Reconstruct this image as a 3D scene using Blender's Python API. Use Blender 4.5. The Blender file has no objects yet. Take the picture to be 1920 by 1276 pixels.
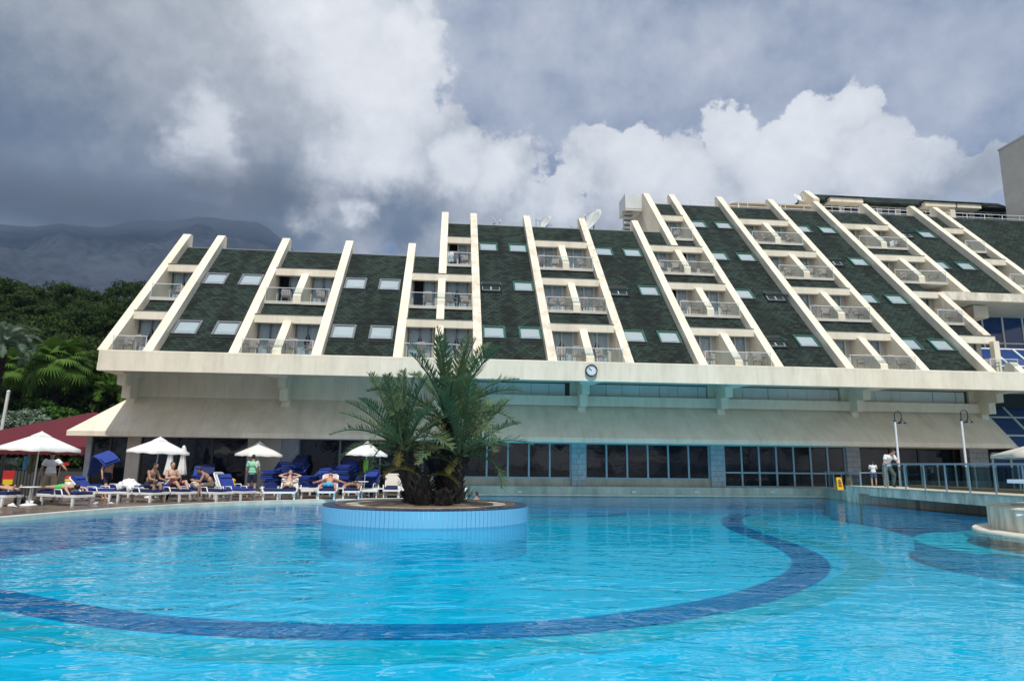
import bpy, bmesh, math, random
import numpy as np
from mathutils import Vector, Matrix, Quaternion
random.seed(7)
C = bpy.context.scene.collection
sc = bpy.context.scene
R = math.radians
# ------------------------------------------------------------------ camera
F, PIT, ROL, YAW, CD, CE = 1270., R(10.35), R(.6), R(5.4), 32., 1.6     # pixels of a 1920 wide frame, angles, distance to fascia, eye height over water
hf = Vector((math.sin(YAW), math.cos(YAW), 0)); rt0 = Vector((math.cos(YAW), -math.sin(YAW), 0)); zz = Vector((0, 0, 1))
fw = hf*math.cos(PIT) + zz*math.sin(PIT); up0 = -hf*math.sin(PIT) + zz*math.cos(PIT)
rt = rt0*math.cos(ROL) + up0*math.sin(ROL); up = up0*math.cos(ROL) - rt0*math.sin(ROL)
CAM = Vector((0, -CD, CE))
cd = bpy.data.cameras.new('camera'); cam = bpy.data.objects.new('camera', cd); C.objects.link(cam)
m = Matrix((rt, up, -fw)).transposed().to_4x4(); m.translation = CAM; cam.matrix_world = m
cd.sensor_width = 36; cd.lens = 36*F/1920; cd.clip_end = 9000; cd.clip_start = .1
sc.camera = cam
def ray(x, y): return rt*((x-960)/F) + up*((638-y)/F) + fw
def gp(x, y, z=.1):                       # point of a horizontal plane seen at a pixel of the 1920x1276 photograph
    d = ray(x, y); return CAM + d*((z-CAM.z)/d.z)
def yp(x, y, Y):
    d = ray(x, y); return CAM + d*((Y-CAM.y)/d.y)
# ------------------------------------------------------------------ light
sun_el, sun_az = R(60), R(3)              # azimuth measured from -Y (behind the camera) towards +X
w = bpy.data.worlds.new('World'); sc.world = w; w.use_nodes = True
nt = w.node_tree; N = nt.nodes; L = nt.links
for n in list(N): N.remove(n)
out = N.new('ShaderNodeOutputWorld'); bg = N.new('ShaderNodeBackground'); L.new(bg.outputs[0], out.inputs[0])
bg.inputs[1].default_value = .1
sky = N.new('ShaderNodeTexSky'); sky.sky_type = 'NISHITA'; sky.sun_disc = False
sky.sun_elevation = sun_el; sky.sun_rotation = R(180) - sun_az
tc = N.new('ShaderNodeTexCoord')
def nd(t, **k):
    n = N.new(t)
    for a, b in k.items(): setattr(n, a, b)
    return n
def put(sock, v):
    if isinstance(v, bpy.types.NodeSocket): L.new(v, sock)
    else: sock.default_value = v
def ma(op, a, b=None, c=None, clamp=False):
    n = nd('ShaderNodeMath', operation=op, use_clamp=clamp); put(n.inputs[0], a)
    if b is not None: put(n.inputs[1], b)
    if c is not None: put(n.inputs[2], c)
    return n.outputs[0]
def vm(op, a, b=None, s=None):
    n = nd('ShaderNodeVectorMath', operation=op); put(n.inputs[0], a)
    if b is not None: put(n.inputs[1], b)
    if s is not None: put(n.inputs['Scale'], s)
    return n
def noise(vec, scale, detail=5, rough=.55, col=False):
    n = nd('ShaderNodeTexNoise'); L.new(vec, n.inputs['Vector']); n.inputs['Scale'].default_value = scale
    n.inputs['Detail'].default_value = detail; n.inputs['Roughness'].default_value = rough
    return n.outputs['Color' if col else 'Fac']
def smooth(x, a, b, lo=0., hi=1.):
    n = nd('ShaderNodeMapRange', interpolation_type='SMOOTHSTEP'); put(n.inputs[0], x)
    for i, v in enumerate((a, b, lo, hi)): n.inputs[i+1].default_value = v
    return n.outputs[0]
def mixc(f, a, b):
    n = nd('ShaderNodeMix', data_type='RGBA'); put(n.inputs[0], f); put(n.inputs[6], a); put(n.inputs[7], b); return n.outputs[2]
v0 = vm('NORMALIZE', tc.outputs['Generated']).outputs[0]
w1 = vm('SCALE', vm('SUBTRACT', noise(v0, 4, 6, .6, True), (.5, .5, .5)).outputs[0], s=.22).outputs[0]
w2 = vm('SCALE', vm('SUBTRACT', noise(v0, 17, 6, .65, True), (.5, .5, .5)).outputs[0], s=.075).outputs[0]
vw = vm('ADD', vm('ADD', v0, w1).outputs[0], w2).outputs[0]
def field(blobs, vec):                    # highest of (1 - distance/radius) over cloud lobes given as photo pixels
    cur = None
    for x, y, r in blobs:
        d = ray(x, y).normalized()
        dist = vm('DISTANCE', vec, tuple(d)).outputs['Value']
        val = ma('MULTIPLY_ADD', dist, -F/r, 1.)
        cur = val if cur is None else ma('MAXIMUM', cur, val)
    return cur
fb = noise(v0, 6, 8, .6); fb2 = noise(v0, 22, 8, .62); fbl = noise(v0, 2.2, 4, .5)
bodies = [(60, 60, 330), (330, 90, 330), (570, 90, 260), (720, 90, 130), (790, 75, 60), (690, 240, 150), (790, 330, 140), (930, 330, 95), (500, 330, 290), (120, 330, 360), (880, 430, 150),
          (-250, 150, 420), (-200, -300, 500), (400, -300, 420),
          (1050, 385, 75), (1130, 320, 90), (1210, 275, 75), (1300, 330, 95), (1390, 255, 72), (1400, 360, 110), (1480, 310, 80), (1570, 262, 66), (1600, 350, 90), (1690, 370, 75), (1500, 420, 130), (1180, 430, 110), (1830, 330, 50)]
greys = [(1000, 130, 270), (1270, 190, 300), (1130, 40, 230), (1560, 90, 280), (1760, 90, 240), (1900, 60, 220), (1780, 300, 200), (1400, 200, 200), (980, 220, 130), (1600, -250, 500), (900, -400, 500), (2250, 200, 400)]
B = field(bodies, vw); A = field(greys, vw)
Bm = smooth(ma('ADD', B, ma('MULTIPLY_ADD', fb2, .5, -.25)), -.02, .16)
Am = ma('MULTIPLY', smooth(ma('ADD', A, ma('MULTIPLY_ADD', fb, 1.0, -.5)), -.05, .45), .72)
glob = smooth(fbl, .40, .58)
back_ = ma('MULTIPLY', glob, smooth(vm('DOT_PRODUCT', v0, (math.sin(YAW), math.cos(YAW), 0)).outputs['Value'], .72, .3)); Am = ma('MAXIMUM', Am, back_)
brt = field([(720, 150, 190), (640, 20, 170), (790, 80, 90), (375, 240, 95), (430, 275, 60), (320, 255, 60), (720, 290, 130), (640, 400, 70), (690, 430, 45), (940, 310, 90), (860, 300, 80), (1200, 280, 170), (1400, 240, 130), (1560, 250, 110), (1050, 370, 100), (1480, 310, 150), (1300, 330, 130), (1650, 350, 120)], vw)
drk = field([(250, 480, 330), (40, 420, 300), (520, 450, 170), (-60, 220, 260), (780, 440, 110), (250, 620, 400), (1700, 430, 120)], vw)
sh = ma('SUBTRACT', noise(vm('ADD', v0, (0, 0, .02)).outputs[0], 9, 8, .6), noise(v0, 9, 8, .6))      # lit tops, shaded undersides of the billows
lum = ma('ADD', ma('MULTIPLY_ADD', smooth(brt, -.05, .8), .38, .44), ma('MULTIPLY', smooth(drk, -.1, .8), -.26))
lum = ma('ADD', lum, ma('ADD', ma('MULTIPLY', sh, -.42), ma('MULTIPLY_ADD', fb2, .08, -.04)))
lum = ma('ADD', lum, ma('MULTIPLY', smooth(B, .30, .0), .05))
ramp = nd('ShaderNodeValToRGB'); L.new(lum, ramp.inputs[0]); cr = ramp.color_ramp
cr.elements[0].position = .05; cr.elements[0].color = (.070, .100, .150, 1); cr.elements[1].position = .95; cr.elements[1].color = (.90, .90, .90, 1)
for p, c in ((.22, (.17, .20, .24, 1)), (.42, (.37, .39, .42, 1)), (.66, (.64, .66, .69, 1))):
    e = cr.elements.new(p); e.color = c
gl = ma('ADD', ma('MULTIPLY_ADD', fb, 1.3, -.22), ma('MULTIPLY', sh, -.6))
ramp2 = nd('ShaderNodeValToRGB'); L.new(gl, ramp2.inputs[0]); cr = ramp2.color_ramp
cr.elements[0].position = .2; cr.elements[0].color = (.25, .29, .38, 1); cr.elements[1].position = .72; cr.elements[1].color = (.66, .68, .72, 1)
sx = vm('SCALE', sky.outputs[0], s=.45).outputs[0]
blue = mixc(.55, sx, (2.2, 3.1, 5.0, 1))
c1 = mixc(Am, blue, mixc(ma('MULTIPLY', back_, .6), vm('SCALE', ramp2.outputs[0], s=10.).outputs[0], (8.2, 8.1, 7.9, 1)))  # whiter clouds added behind the camera, unseen, to brighten the hotel canopy
c2 = mixc(Bm, c1, vm('SCALE', ramp.outputs[0], s=10.).outputs[0])
sep = nd('ShaderNodeSeparateXYZ'); L.new(v0, sep.inputs[0])
c3 = mixc(smooth(sep.outputs[2], -.02, -.12), c2, (1.0, 1.2, 1.4, 1))
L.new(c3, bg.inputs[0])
sl = bpy.data.lights.new('sun', 'SUN'); so = bpy.data.objects.new('sun', sl); C.objects.link(so)
sl.energy = 3.4; sl.angle = R(.6); sl.color = (1, .955, .88)
sdir = Vector((math.sin(sun_az)*math.cos(sun_el), -math.cos(sun_az)*math.cos(sun_el), math.sin(sun_el)))
so.rotation_euler = (-sdir).to_track_quat('-Z', 'Y').to_euler(); so.location = (0, -20, 60)
sc.view_settings.view_transform = 'Standard'; sc.view_settings.look = 'None'; sc.view_settings.exposure = .22; sc.view_settings.gamma = 1
sc.view_settings.use_curve_mapping = False
cy = sc.cycles; cy.max_bounces = 7; cy.diffuse_bounces = 3; cy.glossy_bounces = 4; cy.transmission_bounces = 4; cy.transparent_max_bounces = 16
cy.use_denoising = True; cy.caustics_reflective = True; cy.caustics_refractive = False; cy.sample_clamp_indirect = 6
w.cycles.sampling_method = 'MANUAL'; w.cycles.sample_map_resolution = 1024
# ------------------------------------------------------------------ materials
MATS = {}
def mat(name, col, rough=.7, var=.0, vs=3., bump=0., bs=20., metal=0., spec=.5, col2=None, stretch=None, emis=None):
    m = bpy.data.materials.new(name); m.use_nodes = True; t = m.node_tree; p = t.nodes['Principled BSDF']
    p.inputs['Roughness'].default_value = rough; p.inputs['Metallic'].default_value = metal
    p.inputs['Specular IOR Level'].default_value = spec
    c = tuple(col)+(1,)
    if var or col2:
        g = t.nodes.new('ShaderNodeTexCoord'); n = t.nodes.new('ShaderNodeTexNoise'); n.inputs['Scale'].default_value = vs; n.inputs['Detail'].default_value = 6; n.inputs['Roughness'].default_value = .65
        mp = t.nodes.new('ShaderNodeMapping'); t.links.new(g.outputs['Object'], mp.inputs[0]); mp.inputs['Scale'].default_value = stretch or (1, 1, 1); t.links.new(mp.outputs[0], n.inputs[0])
        r = t.nodes.new('ShaderNodeValToRGB'); t.links.new(n.outputs[0], r.inputs[0])
        c2 = tuple(col2)+(1,) if col2 else tuple(x*(1-var) for x in col)+(1,)
        r.color_ramp.elements[0].position = .36; r.color_ramp.elements[0].color = c2
        r.color_ramp.elements[1].position = .62; r.color_ramp.elements[1].color = c
        t.links.new(r.outputs[0], p.inputs['Base Color'])
        if name.startswith('plaster') or name in ('concrete', 'moss'):      # thin rain streaks
            mp2 = t.nodes.new('ShaderNodeMapping'); t.links.new(g.outputs['Object'], mp2.inputs[0]); mp2.inputs['Scale'].default_value = (3.2, .3, .4)
            n2 = t.nodes.new('ShaderNodeTexNoise'); n2.inputs['Scale'].default_value = 1.3; n2.inputs['Detail'].default_value = 5; t.links.new(mp2.outputs[0], n2.inputs[0])
            m2 = t.nodes.new('ShaderNodeMapRange'); t.links.new(n2.outputs[0], m2.inputs[0]); m2.inputs[1].default_value = .30; m2.inputs[2].default_value = .50; m2.inputs[3].default_value = .91; m2.inputs[4].default_value = 1.
            x2 = t.nodes.new('ShaderNodeVectorMath'); x2.operation = 'SCALE'; t.links.new(r.outputs[0], x2.inputs[0]); t.links.new(m2.outputs[0], x2.inputs['Scale']); t.links.new(x2.outputs[0], p.inputs['Base Color'])
    else: p.inputs['Base Color'].default_value = c
    if bump:
        g = t.nodes.new('ShaderNodeTexCoord'); n = t.nodes.new('ShaderNodeTexNoise'); n.inputs['Scale'].default_value = bs; n.inputs['Detail'].default_value = 5
        t.links.new(g.outputs['Object'], n.inputs[0]); b = t.nodes.new('ShaderNodeBump'); b.inputs['Strength'].default_value = bump; b.inputs['Distance'].default_value = .02
        t.links.new(n.outputs[0], b.inputs['Height']); t.links.new(b.outputs[0], p.inputs['Normal'])
    if emis: p.inputs['Emission Color'].default_value = tuple(emis)+(1,); p.inputs['Emission Strength'].default_value = 1
    MATS[name] = m; return m
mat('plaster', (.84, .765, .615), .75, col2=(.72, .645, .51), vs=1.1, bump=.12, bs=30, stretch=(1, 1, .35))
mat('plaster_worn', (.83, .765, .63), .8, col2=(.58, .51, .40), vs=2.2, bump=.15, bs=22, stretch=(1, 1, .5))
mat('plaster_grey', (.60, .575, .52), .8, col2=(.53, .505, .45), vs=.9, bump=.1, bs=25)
mat('trim_dark', (.05, .052, .05), .6)
mat('metal_grey', (.17, .19, .21), .4, metal=.3)
mat('frame_green', (.012, .10, .065), .4)
mat('frame_white', (.72, .74, .75), .4)
mat('frame_steel', (.32, .42, .50), .35, metal=.2)
mat('steel', (.55, .58, .60), .25, metal=.8)
mat('blind', (.66, .66, .64), .6)
mat('curtain', (.78, .80, .80), .85)
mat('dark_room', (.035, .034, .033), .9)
mat('dark_glass', (.006, .009, .014), .04, spec=.5, bump=.5, bs=.9)
mat('blue_glass', (.010, .045, .17), .06, spec=.6)
mat('strip_panel', (.66, .69, .68), .35, var=.12, vs=1.3)
mat('block', (.42, .46, .50), .85, col2=(.32, .36, .40), vs=3, bump=.3, bs=40)
mat('mortar', (.10, .11, .12), .9)
mat('concrete', (.50, .48, .40), .85, col2=(.30, .31, .26), vs=1.6, bump=.25, bs=18, stretch=(1, 1, .35))
mat('concrete_pale', (.55, .52, .43), .85, col2=(.42, .38, .30), vs=2.5, bump=.2)
mat('coping', (.66, .63, .55), .6, col2=(.5, .47, .4), vs=2.)
mat('white_plastic', (.78, .79, .79), .35)
mat('beige_sling', (.58, .54, .47), .7)
mat('balcony_plastic', (.42, .34, .31), .55)
mat('fabric_blue', (.018, .052, .30), .85, col2=(.014, .04, .24), vs=5, bump=.25, bs=14)
mat('fabric_navy', (.012, .026, .12), .85, col2=(.009, .02, .09), vs=5, bump=.25, bs=14)
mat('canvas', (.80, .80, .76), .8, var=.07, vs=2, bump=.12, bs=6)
mat('canvas_beige', (.60, .56, .49), .8, var=.08, vs=2)  # beige cloth of the parasol at the right edge
mat('red_canvas', (.11, .004, .014), .8, var=.2, vs=2)
mat('skin', (.56, .33, .23), .55, var=.12, vs=9)
mat('skin_tan', (.40, .215, .14), .55, var=.12, vs=9)
mat('skin_red', (.55, .25, .18), .55, var=.12, vs=9)
mat('hair', (.016, .012, .010), .6)
mat('cloth_white', (.78, .79, .82), .85, bump=.2, bs=12)
mat('cloth_khaki', (.42, .34, .22), .85, bump=.2, bs=12)
mat('cloth_grey', (.20, .21, .19), .85, bump=.2, bs=12)
mat('cloth_navy', (.010, .016, .05), .85)
mat('cloth_black', (.010, .010, .012), .85)
mat('cloth_red', (.14, .012, .02), .8)
mat('cloth_mint', (.26, .62, .42), .85, bump=.2, bs=12)
mat('cloth_cyan', (.03, .40, .68), .8)
mat('cloth_green', (.08, .50, .12), .8)
mat('cloth_camo', (.16, .15, .10), .85, col2=(.06, .06, .035), vs=12)
mat('cloth_denim', (.05, .09, .19), .85)
mat('cloth_yellow', (.78, .42, .01), .7, bump=.3, bs=10)
mat('cloth_lime', (.20, .55, .02), .7)
mat('cloth_olive', (.12, .11, .05), .85)
mat('cloth_sky', (.12, .32, .50), .85)
mat('sign_yellow', (.80, .42, .02), .5)
mat('red_plastic', (.45, .02, .015), .45)
mat('yellow_plastic', (.75, .50, .02), .45)
mat('black_metal', (.012, .013, .016), .4)
mat('pole_white', (.72, .75, .78), .4)
mat('wood', (.30, .20, .11), .7, var=.3, vs=8)
mat('trunk', (.030, .025, .021), .95, col2=(.009, .008, .007), vs=7, bump=.8, bs=16)
mat('bark', (.10, .075, .055), .95, var=.4, vs=6, bump=.5)
mat('dirt', (.12, .10, .07), .95, var=.4, vs=4, bump=.4)
mat('hill_soil', (.035, .045, .020), .95, var=.4, vs=.2)
mat('orange', (.70, .24, .04), .7)
mat('tan_canvas', (.52, .40, .24), .8)
mat('clock_face', (.70, .76, .80), .3)
mat('pool_side', (.015, .36, .60), .4)
mat('pool_light', (.02, .28, .50), .4)
mat('rim_dark', (.03, .055, .13), .3, var=.3, vs=9)
mat('rim_tile', (.17, .47, .70), .25, var=.10, vs=2)
mat('grout', (.55, .68, .74), .7)
mat('tile_navy', (.004, .17, .42), .35, var=.25, vs=6)
mat('tile_teal', (.02, .49, .58), .35, var=.12, vs=3)
mat('pebble', (.20, .145, .10), .75, col2=(.07, .05, .045), vs=6, bump=.4, bs=30)
mat('plant_pot', (.30, .13, .07), .7)
mat('moss', (.66, .65, .56), .85, col2=(.34, .37, .30), vs=3.5, bump=.3, bs=25, stretch=(1, 1, .25))
def leafmat(name, col, col2, trans=.25, rough=.5):
    m = mat(name, col, .75, spec=.2); t = m.node_tree; p = t.nodes['Principled BSDF']
    oi = t.nodes.new('ShaderNodeObjectInfo'); g = t.nodes.new('ShaderNodeTexCoord'); n = t.nodes.new('ShaderNodeTexNoise'); n.inputs['Scale'].default_value = 2.5
    t.links.new(g.outputs['Object'], n.inputs[0]); a = t.nodes.new('ShaderNodeMath'); a.operation = 'MULTIPLY_ADD'; a.inputs[1].default_value = .45
    t.links.new(oi.outputs['Random'], a.inputs[0]); s = t.nodes.new('ShaderNodeMath'); s.operation = 'MULTIPLY'; s.inputs[1].default_value = .85; t.links.new(n.outputs[0], s.inputs[0]); t.links.new(s.outputs[0], a.inputs[2])
    r = t.nodes.new('ShaderNodeMix'); r.data_type = 'RGBA'; r.clamp_factor = True; t.links.new(a.outputs[0], r.inputs[0]); r.inputs[6].default_value = tuple(col)+(1,); r.inputs[7].default_value = tuple(col2)+(1,)
    t.links.new(r.outputs[2], p.inputs['Base Color'])
    tr = t.nodes.new('ShaderNodeBsdfTranslucent'); t.links.new(r.outputs[2], tr.inputs[0]); mx = t.nodes.new('ShaderNodeMixShader'); mx.inputs[0].default_value = trans
    t.links.new(p.outputs[0], mx.inputs[1]); t.links.new(tr.outputs[0], mx.inputs[2]); t.links.new(mx.outputs[0], t.nodes['Material Output'].inputs[0])
    return m
mat('pool_step', (.12, .62, .76), .5)
leafmat('frond', (.040, .115, .075), (.13, .18, .075))
leafmat('frond_old', (.17, .13, .03), (.10, .12, .03))
leafmat('frond_grey', (.30, .37, .30), (.16, .24, .16))
leafmat('fan_leaf', (.14, .24, .04), (.055, .13, .02))
leafmat('leaf_dark', (.008, .024, .007), (.046, .082, .015), .15)
leafmat('leaf_pine', (.018, .040, .012), (.045, .075, .014), .15)
leafmat('leaf_light', (.09, .19, .03), (.04, .11, .02))
def shingle_mat():
    m = bpy.data.materials.new('shingle'); m.use_nodes = True; t = m.node_tree; p = t.nodes['Principled BSDF']; nw = t.nodes.new; lk = t.links.new
    g = nw('ShaderNodeTexCoord'); sp = nw('ShaderNodeSeparateXYZ'); lk(g.outputs['Object'], sp.inputs[0])
    def mm(op, a, b, c=None):
        n = nw('ShaderNodeMath'); n.operation = op
        for i, v in enumerate((a, b, c)):
            if v is None: continue
            if isinstance(v, (int, float)): n.inputs[i].default_value = v
            else: lk(v, n.inputs[i])
        return n.outputs[0]
    zs = mm('MULTIPLY', sp.outputs[2], 1.40)
    rowh, wd = .20, .34
    ry = mm('DIVIDE', zs, rowh); row = mm('FLOOR', ry, 0); fy = mm('FRACT', ry, 0)
    par = mm('MULTIPLY', mm('MODULO', row, 2), .5)
    cx = mm('ADD', mm('DIVIDE', sp.outputs[0], wd), par); col = mm('FLOOR', cx, 0); fx = mm('FRACT', cx, 0)
    # tab with cut corners at the lower edge: distance to its outline
    ax = mm('ABSOLUTE', mm('SUBTRACT', fx, .5), 0)                     # 0 centre .. .5 edge
    lower = mm('SUBTRACT', mm('MULTIPLY', ax, 1.6), .42)               # height the edge rises towards the corners
    lower = mm('MAXIMUM', lower, .0)
    hgt = mm('SUBTRACT', fy, mm('MULTIPLY', lower, 1.3))
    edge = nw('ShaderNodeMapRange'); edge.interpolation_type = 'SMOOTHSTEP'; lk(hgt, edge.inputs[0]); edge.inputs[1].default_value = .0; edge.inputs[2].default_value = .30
    cv = nw('ShaderNodeCombineXYZ'); lk(col, cv.inputs[0]); lk(row, cv.inputs[1]); wn = nw('ShaderNodeTexWhiteNoise'); wn.noise_dimensions = '3D'; lk(cv.outputs[0], wn.inputs[0])
    big = nw('ShaderNodeTexNoise'); big.inputs['Scale'].default_value = .55; big.inputs['Detail'].default_value = 4
    mp = nw('ShaderNodeMapping'); lk(g.outputs['Object'], mp.inputs[0]); mp.inputs['Scale'].default_value = (1.6, .35, .35); lk(mp.outputs[0], big.inputs[0])
    bs = nw('ShaderNodeMapRange'); lk(big.outputs[0], bs.inputs[0]); bs.inputs[1].default_value = .38; bs.inputs[2].default_value = .60; bs.inputs[3].default_value = .42; bs.inputs[4].default_value = 1.
    val = mm('MULTIPLY', mm('MULTIPLY_ADD', wn.outputs[0], 1.25, .28), bs.outputs[0])
    val = mm('MULTIPLY', val, mm('MULTIPLY_ADD', edge.outputs[0], .80, .20))  # lower tab edges darkened: shadow line painted into the colour, with dark gaps
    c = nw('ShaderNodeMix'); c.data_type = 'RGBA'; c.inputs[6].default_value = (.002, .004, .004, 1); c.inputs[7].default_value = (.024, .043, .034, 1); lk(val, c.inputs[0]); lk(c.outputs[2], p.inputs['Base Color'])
    p.inputs['Roughness'].default_value = .85; p.inputs['Specular IOR Level'].default_value = .25
    b = nw('ShaderNodeBump'); b.inputs['Strength'].default_value = .7; b.inputs['Distance'].default_value = .02; lk(edge.outputs[0], b.inputs['Height']); lk(b.outputs[0], p.inputs['Normal'])
    MATS['shingle'] = m
shingle_mat()
def glass_mat(name, tint, refl=1.):
    m = bpy.data.materials.new(name); m.use_nodes = True; t = m.node_tree; t.nodes.remove(t.nodes['Principled BSDF'])
    tr = t.nodes.new('ShaderNodeBsdfTransparent'); tr.inputs[0].default_value = tuple(tint)+(1,); gl = t.nodes.new('ShaderNodeBsdfGlossy'); gl.inputs['Roughness'].default_value = .02; gl.inputs[0].default_value = (.9, .95, 1, 1)
    fr = t.nodes.new('ShaderNodeFresnel'); gm = t.nodes.new('ShaderNodeNewGeometry'); io = t.nodes.new('ShaderNodeMath'); io.operation = 'MULTIPLY_ADD'; io.inputs[1].default_value = 1/1.5-1.5; io.inputs[2].default_value = 1.5; t.links.new(gm.outputs['Backfacing'], io.inputs[0]); t.links.new(io.outputs[0], fr.inputs[0]); mu = t.nodes.new('ShaderNodeMath'); mu.operation = 'MULTIPLY'; mu.inputs[1].default_value = refl; mu.use_clamp = True; t.links.new(fr.outputs[0], mu.inputs[0])
    mx = t.nodes.new('ShaderNodeMixShader'); t.links.new(mu.outputs[0], mx.inputs[0]); t.links.new(tr.outputs[0], mx.inputs[1]); t.links.new(gl.outputs[0], mx.inputs[2]); t.links.new(mx.outputs[0], t.nodes['Material Output'].inputs[0])
    MATS[name] = m; return m
glass_mat('pane_glass', (.86, .90, .92), .8); glass_mat('rail_glass', (.86, .91, .91), .8); glass_mat('rail_glass_dark', (.66, .76, .77), 1.)
def water_mat():
    m = bpy.data.materials.new('water'); m.use_nodes = True; t = m.node_tree; t.nodes.remove(t.nodes['Principled BSDF']); nw = t.nodes.new; lk = t.links.new
    g = nw('ShaderNodeTexCoord')
    def ns(scale, det, stretch, dist=0.):
        mp = nw('ShaderNodeMapping'); lk(g.outputs['Object'], mp.inputs[0]); mp.inputs['Scale'].default_value = stretch; mp.inputs['Rotation'].default_value = (0, 0, R(12))
        n = nw('ShaderNodeTexNoise'); n.inputs['Scale'].default_value = scale; n.inputs['Detail'].default_value = det; n.inputs['Distortion'].default_value = dist; n.inputs['Roughness'].default_value = .45; lk(mp.outputs[0], n.inputs[0]); return n.outputs[0]
    b1 = nw('ShaderNodeBump'); b1.inputs['Distance'].default_value = .027; b1.inputs['Strength'].default_value = 1.; lk(ns(1.9, 2.0, (.75, 1.25, 1), .6), b1.inputs['Height'])
    b2 = nw('ShaderNodeBump'); b2.inputs['Distance'].default_value = .10; b2.inputs['Strength'].default_value = .32; lk(ns(.42, 1., (.8, 1.2, 1)), b2.inputs['Height']); lk(b1.outputs[0], b2.inputs['Normal']); pm = nw('ShaderNodeMapRange'); lk(ns(.16, 2., (.7, 1.3, 1), .8), pm.inputs[0]); pm.inputs[1].default_value = .38; pm.inputs[2].default_value = .62; pm.inputs[3].default_value = .40; pm.inputs[4].default_value = 1.7; dm = nw('ShaderNodeMath'); dm.operation = 'MULTIPLY'; dm.inputs[1].default_value = .030; lk(pm.outputs[0], dm.inputs[0]); lk(dm.outputs[0], b1.inputs['Distance'])
    b3 = nw('ShaderNodeBump'); b3.inputs['Distance'].default_value = .003; b3.inputs['Strength'].default_value = 1.; lk(ns(8.5, 1.5, (.7, 1.3, 1), .3), b3.inputs['Height']); lk(b2.outputs[0], b3.inputs['Normal'])
    fr = nw('ShaderNodeFresnel'); fr.inputs[0].default_value = 1.32; lk(b3.outputs[0], fr.inputs[1])
    tr = nw('ShaderNodeBsdfTransparent'); tr.inputs[0].default_value = (.20, .90, .98, 1)
    gl = nw('ShaderNodeBsdfGlossy'); gl.inputs['Roughness'].default_value = .03; lk(b3.outputs[0], gl.inputs['Normal'])
    mx = nw('ShaderNodeMixShader'); lk(fr.outputs[0], mx.inputs[0]); lk(tr.outputs[0], mx.inputs[1]); lk(gl.outputs[0], mx.inputs[2]); lk(mx.outputs[0], t.nodes['Material Output'].inputs[0])
    MATS['water'] = m
water_mat()
def tiled_mat(name, c1, c2, cm, bw, bh, mortar, rough, bump=.3, stain=.4, rot=0.):
    m = bpy.data.materials.new(name); m.use_nodes = True; t = m.node_tree; p = t.nodes['Principled BSDF']; nw = t.nodes.new; lk = t.links.new
    g = nw('ShaderNodeTexCoord'); mp = nw('ShaderNodeMapping'); lk(g.outputs['Object'], mp.inputs[0]); mp.inputs['Rotation'].default_value = (0, 0, rot)
    b = nw('ShaderNodeTexBrick'); lk(mp.outputs[0], b.inputs[0]); b.inputs['Color1'].default_value = tuple(c1)+(1,); b.inputs['Color2'].default_value = tuple(c2)+(1,); b.inputs['Mortar'].default_value = tuple(cm)+(1,)
    b.inputs['Scale'].default_value = 1; b.inputs['Brick Width'].default_value = bw; b.inputs['Row Height'].default_value = bh; b.inputs['Mortar Size'].default_value = mortar; b.offset = 0
    n = nw('ShaderNodeTexNoise'); n.inputs['Scale'].default_value = .8; n.inputs['Detail'].default_value = 6; lk(g.outputs['Object'], n.inputs[0])
    mr = nw('ShaderNodeMapRange'); lk(n.outputs[0], mr.inputs[0]); mr.inputs[1].default_value = .35; mr.inputs[2].default_value = .65; mr.inputs[3].default_value = 1-stain; mr.inputs[4].default_value = 1
    x = nw('ShaderNodeVectorMath'); x.operation = 'SCALE'; lk(b.outputs[0], x.inputs[0]); lk(mr.outputs[0], x.inputs['Scale']); lk(x.outputs[0], p.inputs['Base Color'])
    if isinstance(rough, tuple):
        rr = nw('ShaderNodeMapRange'); lk(n.outputs[0], rr.inputs[0]); rr.inputs[1].default_value = .4; rr.inputs[2].default_value = .6; rr.inputs[3].default_value = rough[0]; rr.inputs[4].default_value = rough[1]; lk(rr.outputs[0], p.inputs['Roughness'])
    else: p.inputs['Roughness'].default_value = rough
    MATS[name] = m
tiled_mat('deck', (.20, .145, .105), (.14, .105, .08), (.05, .04, .035), .4, .4, .01, (.15, .6), rot=.6)
tiled_mat('pool_floor', (.03, .58, .79), (.026, .55, .76), (.05, .61, .80), .25, .25, .006, .5, stain=.12)
tiled_mat('paving', (.34, .31, .27), (.28, .26, .22), (.15, .13, .11), .5, .5, .012, .7)
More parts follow.
